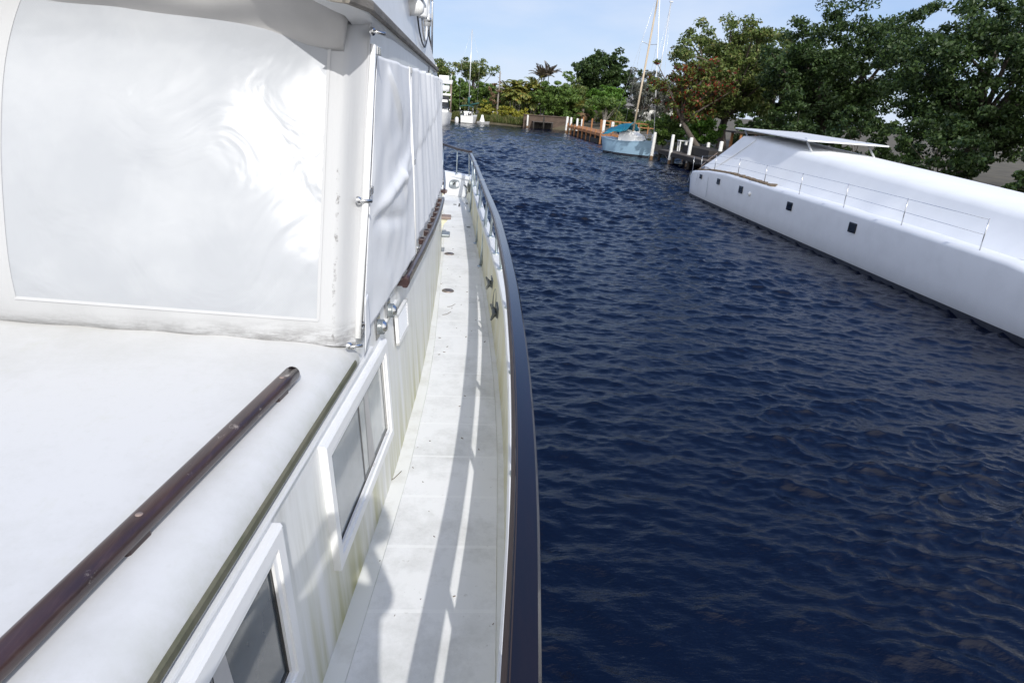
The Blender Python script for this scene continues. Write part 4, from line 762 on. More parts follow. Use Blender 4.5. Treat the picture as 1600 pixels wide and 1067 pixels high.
# right bank: big oaks and the leaning red leaved tree
tree(22.5, 55, .9, (21.8, 54, 6.4), (5.6, 4.6, 4.3), 'oak', 'tall spreading oak with dark gaps above the right dock', 'oak_tree', clumps=270, per=150, csize=.72, lsize=.16, seed=41, group=RB, r0=.4, nl=60, shell=.25, flat=.2)
tree(25.5, 44, .9, (25, 43.5, 6.2), (5.2, 4.4, 4.2), 'dark', 'dark heavy oak directly behind the catamaran cover', 'oak_tree', clumps=260, per=150, csize=.75, lsize=.15, seed=42, group=RB, r0=.4, nl=36, shell=.35, flat=.15)
tree(27.5, 33, .9, (27, 33, 6.3), (5, 4.4, 4.4), 'dark', 'dark oak above the right end of the dock', 'oak_tree', clumps=260, per=150, csize=.75, lsize=.14, seed=43, group=RB, r0=.4, nl=30, shell=.4, flat=.1)
tree(27.5, 22.5, .9, (27.4, 22, 5.6), (4.6, 4.4, 4.0), 'oak', 'olive green oak at the far right of the bank', 'oak_tree', clumps=260, per=160, csize=.7, lsize=.13, seed=44, group=RB, r0=.38, nl=30, shell=.4, flat=.1)
tree(29, 11, .9, (28.6, 11, 5.6), (4.8, 4.6, 4.0), 'dark', 'nearest dark oak at the right edge', 'oak_tree', clumps=260, per=160, csize=.7, lsize=.12, seed=45, group=RB, r0=.38, nl=30, shell=.4, flat=.1)
tree(30, 62, .9, (29.5, 62, 6.5), (5, 4.4, 4.4), 'dark', 'dark oak filling the gap behind the spreading oak', 'oak_tree', clumps=200, per=65, csize=.8, lsize=.28, seed=46, group=RB, r0=.4, nl=20, shell=.4, flat=.1)
tree(17.6, 46.6, .9, (16.7, 47.2, 4.9), (3.1, 2.2, 2.5), 'red', 'leaning grey trunked tree with red and green leaves', 'sea_grape_tree', clumps=120, per=62, csize=.46, lsize=.155, seed=47, bark='bark', r0=.20, nl=60, shell=.2, flat=.25, lean=(15.9, 47.0, 3.0), extra=('redonly', .13))
# grass on the bank
g = np.random.default_rng(9); V = []
sp = crv(SH, 300, 6)
for k in range(15000):
    if k < 9500: x = g.uniform(-3, 12.5); yb = np.interp(x, [-4, 2.5, 6, 8.4, 15.2], [96.4, 95.4, 94, 92.6, 91.8]); y = yb + abs(g.normal(0, 1.2)) + .25; h = g.uniform(.1, .75) * (.5 + .5 * abs(math.sin(x * 1.7)))
    else: q = sp[g.integers(150, 285)]; x = q[0] + .8 + abs(g.normal(0, 1.3)); y = q[1] + g.normal(0, .3); h = g.uniform(.12, .4)
    a = g.uniform(0, 6.3); w_ = .035; zb = .3 if k >= 9500 else .25 + .3 * (y - yb > .6); tip = Vector((x + g.normal(0, .15), y + g.normal(0, .15), zb + h + .25)); b_ = Vector((x, y, zb)); s_ = Vector((math.cos(a), math.sin(a), 0)) * w_; m_ = b_.lerp(tip, .5); V += [b_ - s_, m_ + s_ * 1.2, tip, m_ - s_ * 1.2]
o = mesh_quads('bank_grass', np.array([tuple(v) for v in V]), LF['reed'], None); tag(o, 'tall green and straw grass along the waterline', 'grass', kind='stuff')
# ================================================================== far bank structures
o = MB().box((11.9, 92.35, .8), (7.0, .35, 1.9)).box((11.9, 92.3, 1.72), (7.1, .5, .12)).build('seawall', M['seawall'], None, bevel=.02); tag(base(o), 'stained brown concrete seawall under the far green trees', 'seawall')
t_ = empty('boat_landing', (11.6, 91, -.2), 'low dark timber landing in front of the brown seawall', 'dock')
mb = MB()
for k in range(9): mb.box((9.75 + k * .33, 91.3, .92), (.30, 1.7, .07))
mb.build('landing_deck', M['greydock'], t_)
for x in (9.7, 11.1, 12.3): MB().tube([(x, 90.55, -.5), (x, 90.55, .9 + .7 * (x == 11.1))], .11, 8).build('leg', M['darkdock'], t_)
MB().box((11.1, 92.0, .40), (2.5, .12, .9)).build('back_board', M['darkdock'], t_)
def piling(x, y, h, r, label, group, tilt_=(0, 0)):
    mb = MB().lathe([(r * 1.02, -.7), (r * 1.02, .25), (r, .4), (r * .97, h - .05), (r * .8, h), (0, h + .01)], (0, 0, 0), n=14); o = mb.build('piling', M['piling'], None, fix=False); o.location = (x, y, 0); o.rotation_euler = (tilt_[0], tilt_[1], 0)
    return tag(o, label, 'piling', group)
PG = 'white mooring pilings'
for a in ((8.9, 91.2, 1.7, .12, 'slim white piling alone at the left end of the brown seawall'), (13.45, 85.0, 2.0, .15, 'white piling at the far tip of the orange dock'), (14.2, 86.2, 1.9, .14, 'second white piling from the tip of the orange dock'), (14.9, 85.2, 1.85, .14, 'third white piling from the tip of the orange dock'), (15.6, 85.6, 1.8, .14, 'fourth white piling from the tip of the orange dock'),
          (15.2, 70.4, 2.2, .17, 'thick white piling beside the dock stair, left of the blue boat'), (15.9, 69.0, 2.1, .16, 'white piling just behind the blue boat stern'), (16.5, 66.0, 2.0, .15, 'white piling behind the teal boat cover'), (17.0, 62.5, 1.9, .15, 'white piling rising behind the blue boat mast'),
          (14.63, 49.0, 2.03, .13, 'white piling at the blue boat bow'), (15.09, 45.9, 2.05, .12, 'white piling right of the blue boat with rusty foot'), (15.85, 44.2, 2.0, .13, 'white piling in front of the leaning tree trunk'), (16.9, 41.4, 2.0, .13, 'white piling left of the catamaran tip, rope tied round it'),
          (15.6, 52.5, 1.7, .12, 'short white piling behind the blue boat bow'), (17.4, 49.6, 1.55, .11, 'short white piling on the bank behind the dark dock'), (17.7, 45.6, 1.7, .12, 'stubby white piling on the shore side of the dark dock'), (17.3, 32, 2.0, .13, 'white piling behind the catamaran cover'), (17.5, 24, 2.0, .13, 'white piling right of the catamaran stern'), (17.6, 17.5, 2.0, .13, 'white piling at the far right dock')):
    piling(*a[:4], a[4], PG, (R(random.uniform(-1.5, 1.5)), R(random.uniform(-1.5, 1.5))))
# orange timber dock
t_ = empty('timber_dock', (15.2, 74, 0), 'orange brown timber dock with tall posts, reaching left from the bank', 'dock')
e0, e1 = Vector((13.2, 82.4, 1.0)), Vector((13.75, 64.6, 1.0)); dv = (e1 - e0); sd_ = Vector((1, .03, 0)); mb = MB()
n = 66
for k in range(n): p_ = e0.lerp(e1, (k + .5) / n) + sd_ * 1.1; mb.box(p_, (2.2, .245, .05), rz=.03)
mb.box(e1 + Vector((1.9, .9, 0)), (3.8, 1.9, .06)); mb.build('deck_boards', M['orangewood'], t_)
MB().bar(e0 + Vector((.02, 0, -.14)), e1 + Vector((.02, 0, -.14)), .06, .22).build('edge_beam', M['orangewood'], t_)
MB().bar(e1 + Vector((0, -.05, -.14)), e1 + Vector((3.8, -.05, -.14)), .06, .22).build('edge_beam', M['orangewood'], t_)
for k in range(9): p_ = e0.lerp(e1, k / 8) + Vector((.02, 0, 0)); tall = k in (4, 6, 8); MB().box((p_.x, p_.y, (.35 + (1.0 if tall else 0) * .5)), (.15, .15, 1.9 + (1.0 if tall else 0))).build('post', M['orangewood'], t_)
for k in (1, 2, 3): p_ = e1 + Vector((k * 1.2, -.06, 0)); MB().box((p_.x, p_.y, .45), (.15, .15, 2.2 if k < 3 else 3.0)).build('post', M['orangewood'], t_)
MB().bar(e1 + Vector((.1, -.1, -.15)), e1 + Vector((1.3, -.1, -1.1)), .05, .12).bar(e1 + Vector((1.25, -.12, -.15)), e1 + Vector((2.5, -.12, -1.1)), .05, .12).build('brace', M['orangewood'], t_)
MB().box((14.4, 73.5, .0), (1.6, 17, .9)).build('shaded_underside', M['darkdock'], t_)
# rail fence behind the dock
t_ = empty('rail_fence', (20.5, 76, .9), 'long orange wooden rail fence on the bank behind the dock', 'fence')
for k in range(9): MB().box((16.4 + k * 1.05, 77.5 - k * .4, 1.45), (.12, .12, 1.3)).build('post', M['orangewood'], t_)
for z in (1.55, 1.98): MB().bar((16.3, 77.5, z), (24.9, 74.2, z), .06, .11).build('rail', M['orangewood'], t_)
t_ = empty('fish_table', (16.55, 47.3, .85), 'small white topped table standing on the dark dock behind the pilings', 'table')
MB().box((16.55, 47.3, 1.62), (1.1, .6, .06)).build('tabletop', M['white'], t_)
for sx in (-.45, .45):
    for sy in (-.22, .22): MB().box((16.55 + sx, 47.3 + sy, 1.22), (.08, .08, .76)).build('leg', M['white'], t_)
# dark dock along the right bank
t_ = empty('weathered_dock', (16.5, 36, 0), 'dark weathered dock running along the right bank behind the catamaran', 'dock')
mb = MB(); q0, q1 = Vector((15.0, 48.6, .82)), Vector((16.6, 6, .82)); n = 150
for k in range(n): p_ = q0.lerp(q1, (k + .5) / n); mb.box(p_ + Vector((.9, 0, 0)), (1.8, .265, .05), rz=.0375)
mb.build('deck_boards', M['greydock'], t_); MB().bar(q0 + Vector((0, 0, -.15)), q1 + Vector((0, 0, -.15)), .07, .26).build('edge_beam', M['darkdock'], t_)
for k in range(15): p_ = q0.lerp(q1, k / 14); MB().tube([(p_.x + .12, p_.y, -.5), (p_.x + .12, p_.y, .8)], .11, 8).build('leg', M['darkdock'], t_)
MB().box((17.1, 43.8, 1.13), (2.0, 5.2, .50)).build('raised_platform', M['darkdock'], t_)
MB().bar(q0 + Vector((2.1, 0, -.35)), q1 + Vector((2.1, 0, -.35)), .15, 1.0).build('back_wall', M['darkdock'], t_)
o = MB().tube(crv([(15.05, 47.6, .75), (15.2, 46.6, .25), (15.4, 45.6, .45), (15.85, 44.3, .9)], 20, 1), .022, 6).build('mooring_rope', M['wornteak'], None); tag(base(o), 'slack rope drooping between two pilings by the dark dock', 'rope')
t_ = empty('bench_shelter', (19.2, 42.5, .9), 'small dark flat roofed shelter with brown posts behind the dock', 'shelter')
MB().box((19.0, 42.5, 2.62), (2.4, 1.8, .10)).build('roof', M['darkdock'], t_)
for sx in (-.9, .1): MB().box((19.2 + sx, 41.8, 1.75), (.14, .14, 1.7)).build('post', M['orangewood'], t_)
for sx in (-.9, .9): MB().box((19.2 + sx, 43.2, 1.75), (.14, .14, 1.7)).build('post', M['orangewood'], t_)
t_ = empty('fender_ball', (17.15, 39.0, .85), 'black fender hanging at the piling by the catamaran', 'fender')
MB().lathe([(0, 0), (.10, .05), (.14, .2), (.14, .5), (.08, .68), (0, .72)], (16.72, 41.35, .35), n=14).build('fender_body', M['boot'], t_)
# houses behind the trees
def house(x, y, w_, d_, h, label, nwin):
    t_ = empty('house', (x, y, .9), label, 'house'); MB().box((x, y, .9 + h / 2), (w_, d_, h)).build('wall', M['house'], t_)
    mb = MB(); z = .9 + h; e = .5; mb.add([(x - w_/2 - e, y - d_/2 - e, z), (x + w_/2 + e, y - d_/2 - e, z), (x + w_/2 + e, y + d_/2 + e, z), (x - w_/2 - e, y + d_/2 + e, z), (x - w_/2 + 1.5, y, z + 1.5), (x + w_/2 - 1.5, y, z + 1.5)], [(0, 1, 5, 4), (1, 2, 5), (2, 3, 4, 5), (3, 0, 4), (3, 2, 1, 0)]); mb.build('roof', M['roof'], t_)
    for k in range(nwin):
        wxn = x - w_/2 + (k + .5) * w_ / nwin; f_ = MB().box((wxn, y - d_/2 - .02, .9 + h * .55), (1.2, .06, 1.2)).build('window', M['frame'], t_); MB().box((wxn, y - d_/2 - .055, .9 + h * .55), (1.05, .03, 1.05)).build('pane', M['yglass'], f_)
house(6.6, 124, 5, 6, 3.2, 'white house glimpsed through the gap right of the dead trunk', 2)
house(29, 102, 9, 7, 3.0, 'white house half hidden behind the wispy grey trees', 3)
# ================================================================== boats
def hull_loft(o, hd, L_, stations, mat_fn=None):
    """o: stern centre at the waterline, hd: heading; stations: (f along length, half beam at deck, half beam at waterline, deck z, keel z)"""
    hd = Vector(hd).normalized(); sd_ = Vector((hd.y, -hd.x, 0)); rows = []
    for f, bd, bwl, zd, zk, rake in stations:
        c = Vector(o) + hd * (f * L_); r = []
        for s_, k in ((-1, 0), (-1, .33), (-1, .66), (-1, .88), (-1, 1), (0, 1), (1, 1), (1, .88), (1, .66), (1, .33), (1, 0)):
            z = zd + (zk - zd) * k; b = bd + (bwl - bd) * (k ** 1.2) if k < .9 else (bwl * .8 if s_ else 0); r.append(c + sd_ * (s_ * b) + hd * (rake * (1 - k)) + Vector((0, 0, z)))
        rows.append(r)
    return rows, hd, sd_
def rail_loop(mb, pts, h, r, n=10):
    for p_ in pts: mb.tube([p_, Vector(p_) + Vector((0, 0, h))], r, 6)
    for q in (1.0, .5): mb.tube([Vector(p_) + Vector((0, 0, h * q)) for p_ in pts], r * .7, 6)
# ---- pale blue sloop
hd = Vector((.606, -.795, 0)); sdv = Vector((hd.y, -hd.x, 0)); st0 = Vector((11.84, 53.81, 0)) - sdv * .55 
bl = empty('sailing_sloop', (13.6, 52.4, 0), 'pale blue sloop with teal tarpaulin over its boom, moored by pilings', 'sailboat')
LB = 4.35; sts = [(0, .62, .50, 1.22, -.18, -.30), (.12, .82, .66, 1.14, -.28, -.12), (.35, 1.02, .82, 1.06, -.35, 0), (.6, .98, .72, 1.08, -.35, 0), (.8, .70, .42, 1.16, -.3, .10), (.93, .36, .16, 1.24, -.22, .22), (1.0, .05, .02, 1.30, -.1, .42)]
rows, hd, sdv = hull_loft(st0, hd, LB, sts); mb = MB().grid(rows); mb.add(rows[0], [tuple(range(11))]); hb_ = mb.build('hull', M['bluehull'], bl)
rows2, _, _ = hull_loft(st0, hd, LB, [(f, b + (a - b) * .42 + .014, b + .02, .15, zk, rk * .14) for f, a, b, zd, zk, rk in sts]); MB().grid([[p_ for p_ in r] for r in rows2]).build('boot_stripe', M['boot'], hb_)
deck = [[r[0] + Vector((0, 0, -.01)), r[0].lerp(r[-1], .5) + Vector((0, 0, .05)), r[-1] + Vector((0, 0, -.01))] for r in rows]; MB().grid(deck).build('deck', M['white'], bl)
MB().sweep([r[0] + Vector((0, 0, .015)) for r in rows], [(-.03, -.03), (-.03, .03), (.03, .03), (.03, -.03)]).sweep([r[-1] + Vector((0, 0, .015)) for r in rows], [(-.03, -.03), (-.03, .03), (.03, .03), (.03, -.03)]).build('toe_rail', M['bluehull'], bl)
A_ = lambda f, s_, z: st0 + hd * (f * LB) + sdv * s_ + Vector((0, 0, z))
mb = MB().grid([[A_(.40, s_ * .62, 1.1), A_(.40, s_ * .55, 1.62), A_(.42, 0, 1.74)] for s_ in (-1,)] , smooth=False)
cab = MB(); prof = [(-.72, 1.06), (-.62, 1.82), (0, 2.0), (.62, 1.82), (.72, 1.06)]
cab.grid([[A_(f, s_ * w_, 1.08 + (z - 1.08) * h_) for s_, z in prof] for f, w_, h_ in ((.36, 1.0, .95), (.37, 1.0, 1.0), (.6, .92, .92), (.78, .62, .66), (.86, .36, .25))], smooth=False); cab.add([A_(.36, s_, z) for s_, z in prof], [tuple(range(5))])
cb = cab.build('coachroof', M['white'], bl)
for f in (.45, .56, .67): MB().box(A_(f, -.655, 1.48), (.22, .03, .11), rz=math.atan2(hd.y, hd.x)).build('port_light', M['yglass'], cb)
mbase = Vector((13.70, 52.0, 1.55)); mtop = Vector((14.28, 52.0, 12.2))
MB().tube([mbase, mbase.lerp(mtop, .42)], [.085, .08], 10).tube([mbase.lerp(mtop, .42), mtop], [.08, .06], 10).build('mast', M['mast'], bl)
cxs = mbase.lerp(mtop, .63); mb = MB().tube([cxs - sdv * .95 + Vector((0, 0, .12)), cxs, cxs + sdv * .95 + Vector((0, 0, .12))], .022, 6); mb.build('spreader', M['alu'], bl)
bow = A_(1.06, 0, 1.4); MB().tube([bow, Vector((14.22, 51.6, 11.9))], [.038, .026], 8).build('furled_jib', M['white'], bl)
for e_ in (cxs - sdv * .95, cxs + sdv * .95):
    s_ = -1 if e_ is not None and (e_ - cxs).dot(sdv) < 0 else 1; MB().tube([A_(.5, s_ * .98, 1.1), e_ + Vector((0, 0, .12)), mtop], .009, 5).build('shroud', M['alu'], bl)
MB().tube([A_(0, 0, 1.2), mtop], .008, 5).build('backstay', M['alu'], bl)
bm_ = mbase + Vector((0, 0, .85)); be = A_(.02, -.1, 1.98)
MB().tube([bm_, be], .06, 8).build('boom', M['mast'], bl)
rows = []
for i in range(9):
    f = i / 8; p_ = bm_.lerp(be, f) + Vector((0, 0, .16 * (1 - f) + .05 - .05 * math.sin(f * 9))); r = []
    for k, (s_, z) in enumerate(((-1.05, -.78), (-.7, -.50), (-.35, -.22), (0, 0), (.35, -.22), (.7, -.50), (1.05, -.78))): r.append(p_ + sdv * (s_ * (.8 + .3 * f)) + Vector((0, 0, z * (.86 - .1 * f) + .03 * math.sin(i * 2.1 + k))))
    rows.append(r)
tp = MB().grid(rows).build('boom_tarpaulin', M['teal'], bl); sm = tp.modifiers.new('thick', 'SOLIDIFY'); sm.thickness = .01
mb = MB(); rail_loop(mb, [A_(.78, -.72, 1.16), A_(.95, -.34, 1.26), A_(1.1, 0, 1.34), A_(.95, .34, 1.26), A_(.78, .72, 1.16)], .5, .014); mb.build('pulpit', M['steel'], bl)
mb = MB(); rail_loop(mb, [A_(.10, -.82, 1.14), A_(-.07, -.6, 1.2), A_(-.07, .6, 1.2), A_(.10, .82, 1.14)], .5, .014); mb.build('pushpit', M['steel'], bl)
# ---- far mast standing above the trees, its sloop behind the bank
t_ = empty('far_sloop', (33, 112, 0), 'bare tall mast with doubled wires rising behind the right bank trees', 'sailboat')
rows, h2, s2 = hull_loft((33.0, 117, 0), (0, -1, 0), 9, [(0, 1.1, .8, 1.3, -.4, -.3), (.3, 1.6, 1.2, 1.2, -.4, 0), (.65, 1.5, 1.0, 1.25, -.4, 0), (.9, .6, .3, 1.4, -.3, .3), (1, .06, .04, 1.5, -.1, .6)])
MB().grid(rows).grid([[r[0], r[-1]] for r in rows]).build('hull', M['white'], t_)
MB().tube([(32.55, 112, 1.2), (32.95, 112, 20.0)], .085, 8).build('mast', M['alu'], t_); MB().tube([(32.3, 110.8, 1.4), (32.85, 111.9, 20.0)], .05, 6).build('forestay', M['alu'], t_); MB().box((32.97, 112, 20.2), (.55, .4, .18)).build('masthead', M['alu'], t_)
for s_ in (-1, 1): MB().tube([(32.6 + s_ * 1.5, 112, 1.2), (32.7 + s_ * .85, 112, 10.5), (32.94, 112, 19.8)], .02, 5).build('shroud', M['alu'], t_)
# ---- white sailboat, stern towards us
t_ = empty('moored_sailboat', (.45, 93.5, 0), 'small white sailboat moored stern on at the far end, green canopy', 'sailboat')
rows, h2, s2 = hull_loft((.42, 91.3, 0), (.10, 1, 0), 7.5, [(0, .84, .84, .98, .02, -.05), (.02, .86, .86, .98, -.1, 0), (.3, 1.2, .95, .95, -.25, 0), (.65, 1.05, .75, 1.05, -.25, 0), (.9, .45, .2, 1.2, -.2, .2), (1, .05, .03, 1.3, -.1, .5)])
mb = MB().grid(rows); mb.add(rows[0], [tuple(range(11))]); hh = mb.build('hull', M['white'], t_); MB().grid([[r[0] + Vector((0, 0, -.02)), r[-1] + Vector((0, 0, -.02))] for r in rows]).build('deck', M['white'], t_)
MB().box((.43, 91.24, .035), (1.5, .06, .10)).build('boot_stripe', M['boot'], hh)
MB().box((.55, 94.4, 1.25), (1.3, 2.6, .55), taper=.85).build('coachroof', M['white'], t_)
mb = MB(); rail_loop(mb, [(-.40, 92.0, .98), (-.42, 91.35, .98), (.0, 91.3, .98), (.45, 91.3, .98), (.9, 91.35, .98), (1.25, 91.4, .98), (1.27, 92.0, .98)], .62, .022); mb.build('stern_rail', M['steel'], t_)
for k, (x, c_) in enumerate(((-.05, 'boot'), (.35, 'white'), (.68, 'boot'), (.95, 'teak'))): MB().lathe([(.0, 0), (.13, .03), (.14, .3), (.09, .42), (0, .44)], (x, 91.7 + .1 * k, 1.02), n=10).build('stern_gear', M[c_], t_)
mb = MB(); mb.grid([[(.35 + a, 92.3 + b, 2.22 + .16 * (1 - (a / .95) ** 2)) for a in np.linspace(-.95, .95, 9)] for b in (0, 1.6)]).grid([[(.35 + a, 92.3, 2.14 + .12 * (1 - (a / .95) ** 2)) for a in np.linspace(-.95, .95, 9)], [(.35 + a, 92.3, 2.24 + .16 * (1 - (a / .95) ** 2)) for a in np.linspace(-.95, .95, 9)]]); bi = mb.build('bimini', M['greencov'], t_)
for x in (-.55, 1.25):
    for y in (92.35, 93.8): MB().tube([(x, y, 1.0), (x, y, 2.25)], .022, 6).build('bimini_post', M['steel'], t_)
MB().tube([(.64, 93.9, 1.3), (.66, 93.9, 12.0)], [.075, .055], 8).build('mast', M['alu'], t_); MB().tube([(.62, 93.9, 2.5), (.63, 93.9, 3.4)], .16, 10).build('mast_boot', M['greencov'], t_)
MB().tube([(.66, 93.8, 2.35), (2.0, 92.6, 2.75)], [.14, .08], 8).build('furled_mainsail', M['greencov'], t_)
MB().tube([(-.6, 93.9, 8.0), (.65, 93.9, 7.95), (1.9, 93.9, 8.0)], .022, 5).build('spreader', M['alu'], t_)
for x, xs in ((-.7, -.6), (1.8, 1.9)): MB().tube([(x, 93.9, 1.0), (xs, 93.9, 8.0), (.66, 93.9, 11.9)], .010, 5).build('shroud', M['alu'], t_)
# ---- tender next to it
t_ = empty('dinghy', (2.65, 93.3, 0), 'tiny white dinghy with cone shaped cover right of the white sailboat', 'dinghy')
rows, h2, s2 = hull_loft((1.9, 93.4, 0), (1, -.1, 0), 1.7, [(0, .42, .36, .32, -.05, 0), (.5, .48, .4, .32, -.08, 0), (.85, .3, .2, .36, -.06, .05), (1, .04, .03, .40, -.03, .12)])
mb = MB().grid(rows); mb.add(rows[0], [tuple(range(11))]); mb.build('hull', M['alu'], t_); MB().lathe([(.40, 0), (.30, .35), (.20, .62), (.16, .9), (0, .92)], (2.62, 93.3, .30), n=12).build('cover', M['white'], t_)
# ---- white float left of the sailboat
o = MB().lathe([(0, 0), (.22, .02), (.26, .2), (.26, .65), (.18, .85), (0, .88)], (-.95, 91.0, -.1), n=14).build('mooring_float', M['cathull'], None); tag(base(o), 'round pale float left of the white sailboat stern', 'buoy')
# ---- white flybridge yacht, bow towards us
t_ = empty('flybridge_yacht', (-3.6, 83, 0), 'white flybridge motor yacht bow on, mostly hidden behind the pilothouse', 'yacht')
rows, h2, s2 = hull_loft((-3.7, 90, 0), (.0, -1, 0), 11.5, [(0, 2.0, 1.8, 1.25, -.3, 0), (.4, 2.15, 1.9, 1.35, -.3, 0), (.75, 2.1, 1.75, 1.5, -.3, 0), (.92, 2.0, 1.45, 1.58, -.3, 0), (.97, 1.6, 1.0, 1.60, -.3, .1), (1, .9, .3, 1.62, -.3, .3)])
mb = MB().grid(rows); mb.add(rows[-1], [tuple(range(11))[::-1]]); mb.build('hull', M['cathull'], t_); MB().grid([[r[0], r[-1]] for r in rows]).build('deck', M['white'], t_)
MB().box((-3.7, 84.5, 2.2), (3.5, 6.0, 1.5), taper=.93).build('saloon', M['white'], t_)
for z, y0, h, d_ in ((2.3, 81.42, .75, .06), (3.15, 81.8, .45, .06)): MB().box((-3.6, y0, z), (3.4, d_, h)).build('windscreen', M['yglass'], t_)
MB().box((-1.92, 83.5, 2.55), (.05, 3.8, 1.5)).build('side_window', M['yglass'], t_)
MB().box((-3.7, 84.6, 3.55), (4.0, 6.2, .22)).build('boat_deck', M['white'], t_); MB().box((-3.7, 84.8, 2.95), (4.0, 6.0, .10)).build('eyebrow', M['white'], t_)
MB().tube([(-4.6, 82.5, 4.25), (-1.9, 82.5, 4.25)], .34, 14).tube([(-4.6, 82.5, 4.25), (-4.62, 82.5, 4.25)], .34, 14).build('life_raft', M['cathull'], t_)
mb = MB()
for x in (-3.6, -2.4): mb.bar((x, 82.4, 3.65), (x + .3, 82.4, 4.0), .08, .08)
mb.build('raft_cradle', M['alu'], t_)
MB().box((-3.4, 84.0, 5.0), (3.6, 3.6, .45), taper=1.06).box((-3.2, 83.2, 5.3), (2.3, 1.6, .25)).build('flybridge', M['cathull'], t_); MB().box((-2.6, 82.7, 5.55), (1.2, .1, .3)).build('flybridge_screen', M['white'], t_)
for y in (82.2, 84, 86.6): MB().tube([(-1.72, y, 1.4), (-1.72, y, 4.75)], .06, 8).build('stanchion', M['wornteak'], t_)
MB().tube([(-1.75, 82.4, 5.1), (-1.65, 82.4, 5.9)], .03, 6).build('antenna', M['white'], t_)
mb = MB(); rail_loop(mb, [(-1.75, 80.2, 1.5), (-1.95, 79.2, 1.55), (-2.6, 78.6, 1.6), (-3.7, 78.3, 1.62)], .55, .022); mb.build('bow_rail', M['steel'], t_)
# ---- white catamaran
ct = empty('catamaran', (13.2, 24.5, 0), 'white catamaran under a white tarpaulin with small square ports', 'catamaran')
def cathull(x0, sgn):                      # x0 outer side; hull 1.5 wide
    rows = []
    for y, zd, wt, cut in ((30.05, .10, .10, 0), (29.98, .34, .22, 0), (29.8, .62, .38, 0), (29.5, .90, .52, 0), (29.1, 1.08, .62, 0), (28.6, 1.16, .68, 0), (27, 1.33, .72, 0), (25, 1.43, .74, 0), (22, 1.42, .74, 0), (18, 1.42, .74, 0), (14, 1.40, .74, 0), (11, 1.36, .72, 0), (9.6, 1.20, .68, 0), (8.6, .80, .64, 0), (8.0, .40, .60, 0), (7.8, .15, .55, 0)):
        cxh = x0 + sgn * .74; r = []
        for s_, k in ((-1, 0), (-1, .06), (-1, .5), (-1, .85), (-1, 1), (1, 1), (1, .85), (1, .5), (1, .06), (1, 0)):
            bw_ = wt * (1 - .10 * k if k < .9 else .55); z = zd + (-.35 - zd) * k; r.append((cxh + s_ * (bw_ - (.03 if k == 0 else 0)), y - .25 * k * (y > 29), z))
        rows.append(r)
    mb = MB().grid(rows, smooth=True); mb.grid([[r[0], r[-1]] for r in rows], smooth=True); mb.add(rows[0], [tuple(range(10))]).add(rows[-1], [tuple(range(10))[::-1]]); o = mb.build('hull', M['cathull'], ct)
    mb = MB()
    for s_ in (-1, 1):
        q = [(y, wt * 1.0) for y, zd, wt, _ in ((29.75, 0, .20, 0), (29.4, 0, .44, 0), (29.0, 0, .57, 0), (28.5, 0, .655, 0), (27, 0, .70, 0), (25, 0, .72, 0), (22, 0, .72, 0), (14, 0, .72, 0), (9.6, 0, .66, 0), (8, 0, .58, 0))]
        mb.grid([[(x0 + sgn * .74 + s_ * (w_ + .006), y, z) for y, w_ in q] for z in (-.1, .10)])
    mb.build('boot_stripe', M['boot'], o); return o
h1 = cathull(10.6, 1); h2_ = cathull(15.4, -1)
MB().box((13.0, 19.6, 1.02), (3.6, 18.5, .75)).build('bridge_deck', M['cathull'], ct)
for y, z, s_ in ((27.6, 1.0, .19), (25.55, 1.04, .24), (23.3, 1.02, .27), (19.5, 1.02, .27), (16.0, 1.02, .27)): MB().box((10.605, y, z), (.03, s_ * 1.3, s_), rz=R(-.5)).build('port_light', M['yglass'], h1, bevel=.03)
MB().lathe([(0, .05), (.05, .045), (.075, .02), (.08, -.02)], (10.6, 22.5, .98), axis=(-1, 0, 0), n=14).build('hull_vent', M['white'], h1)
for y in (29.0, 28.0, 26.7): MB().bar((10.66 - .05 * (y < 28.7), y + .02, 1.08), (10.60, y - .1 * (28 - y), .55 if y > 26.8 else .25), .006, .02).build('rust_streak', M['greygasket'], h1)
# tarpaulin tent with hipped front end
zr = 2.84; mb = MB(); front = [(11.15, 29.3, 1.20), (13.0, 31.0, .98), (15.0, 29.6, 1.2)]; ridge = [(11.9, 26.9, zr), (13.0, 27.0, zr + .04), (14.6, 26.9, zr)]
def ip(a, b, n): return [Vector(a).lerp(Vector(b), k / n) for k in range(n + 1)]
F = ip(front[0], front[1], 8) + ip(front[1], front[2], 8)[1:]; G = ip(ridge[0], ridge[1], 8) + ip(ridge[1], ridge[2], 8)[1:]
mb.grid([[F[i].lerp(G[i], v) + Vector((0, -.22 * math.sin(math.pi * v) + .02 * math.sin(i * 1.7 + v * 4), -.12 * math.sin(math.pi * v))) for i in range(17)] for v in np.linspace(0, 1, 9)])
nb = 36; side_b = [Vector((11.12 + .03 * math.sin(k * .9), 29.3 - k * (18.6 / nb), 1.34 + .03 * math.sin(k * 1.3))) for k in range(nb + 1)]; side_b[0] = Vector(front[0]); side_t = [Vector(ridge[0]).lerp(Vector((11.7, 10.9, zr - .75)), max(0, (k - 0) / nb)) for k in range(nb + 1)]
mb.grid([[side_b[i].lerp(side_t[i], v) + Vector((.035 * math.sin(math.pi * v) + .018 * math.sin(i * 1.9 + 2 * v) * (1 - v), 0, -.03 * math.sin(math.pi * v))) for i in range(nb + 1)] for v in np.linspace(0, 1, 8)])
mb.grid([[side_t[i], side_t[i] + Vector((1.1, 0, .08)), side_t[i] + Vector((2.7, 0, 0))] for i in range(nb + 1)])
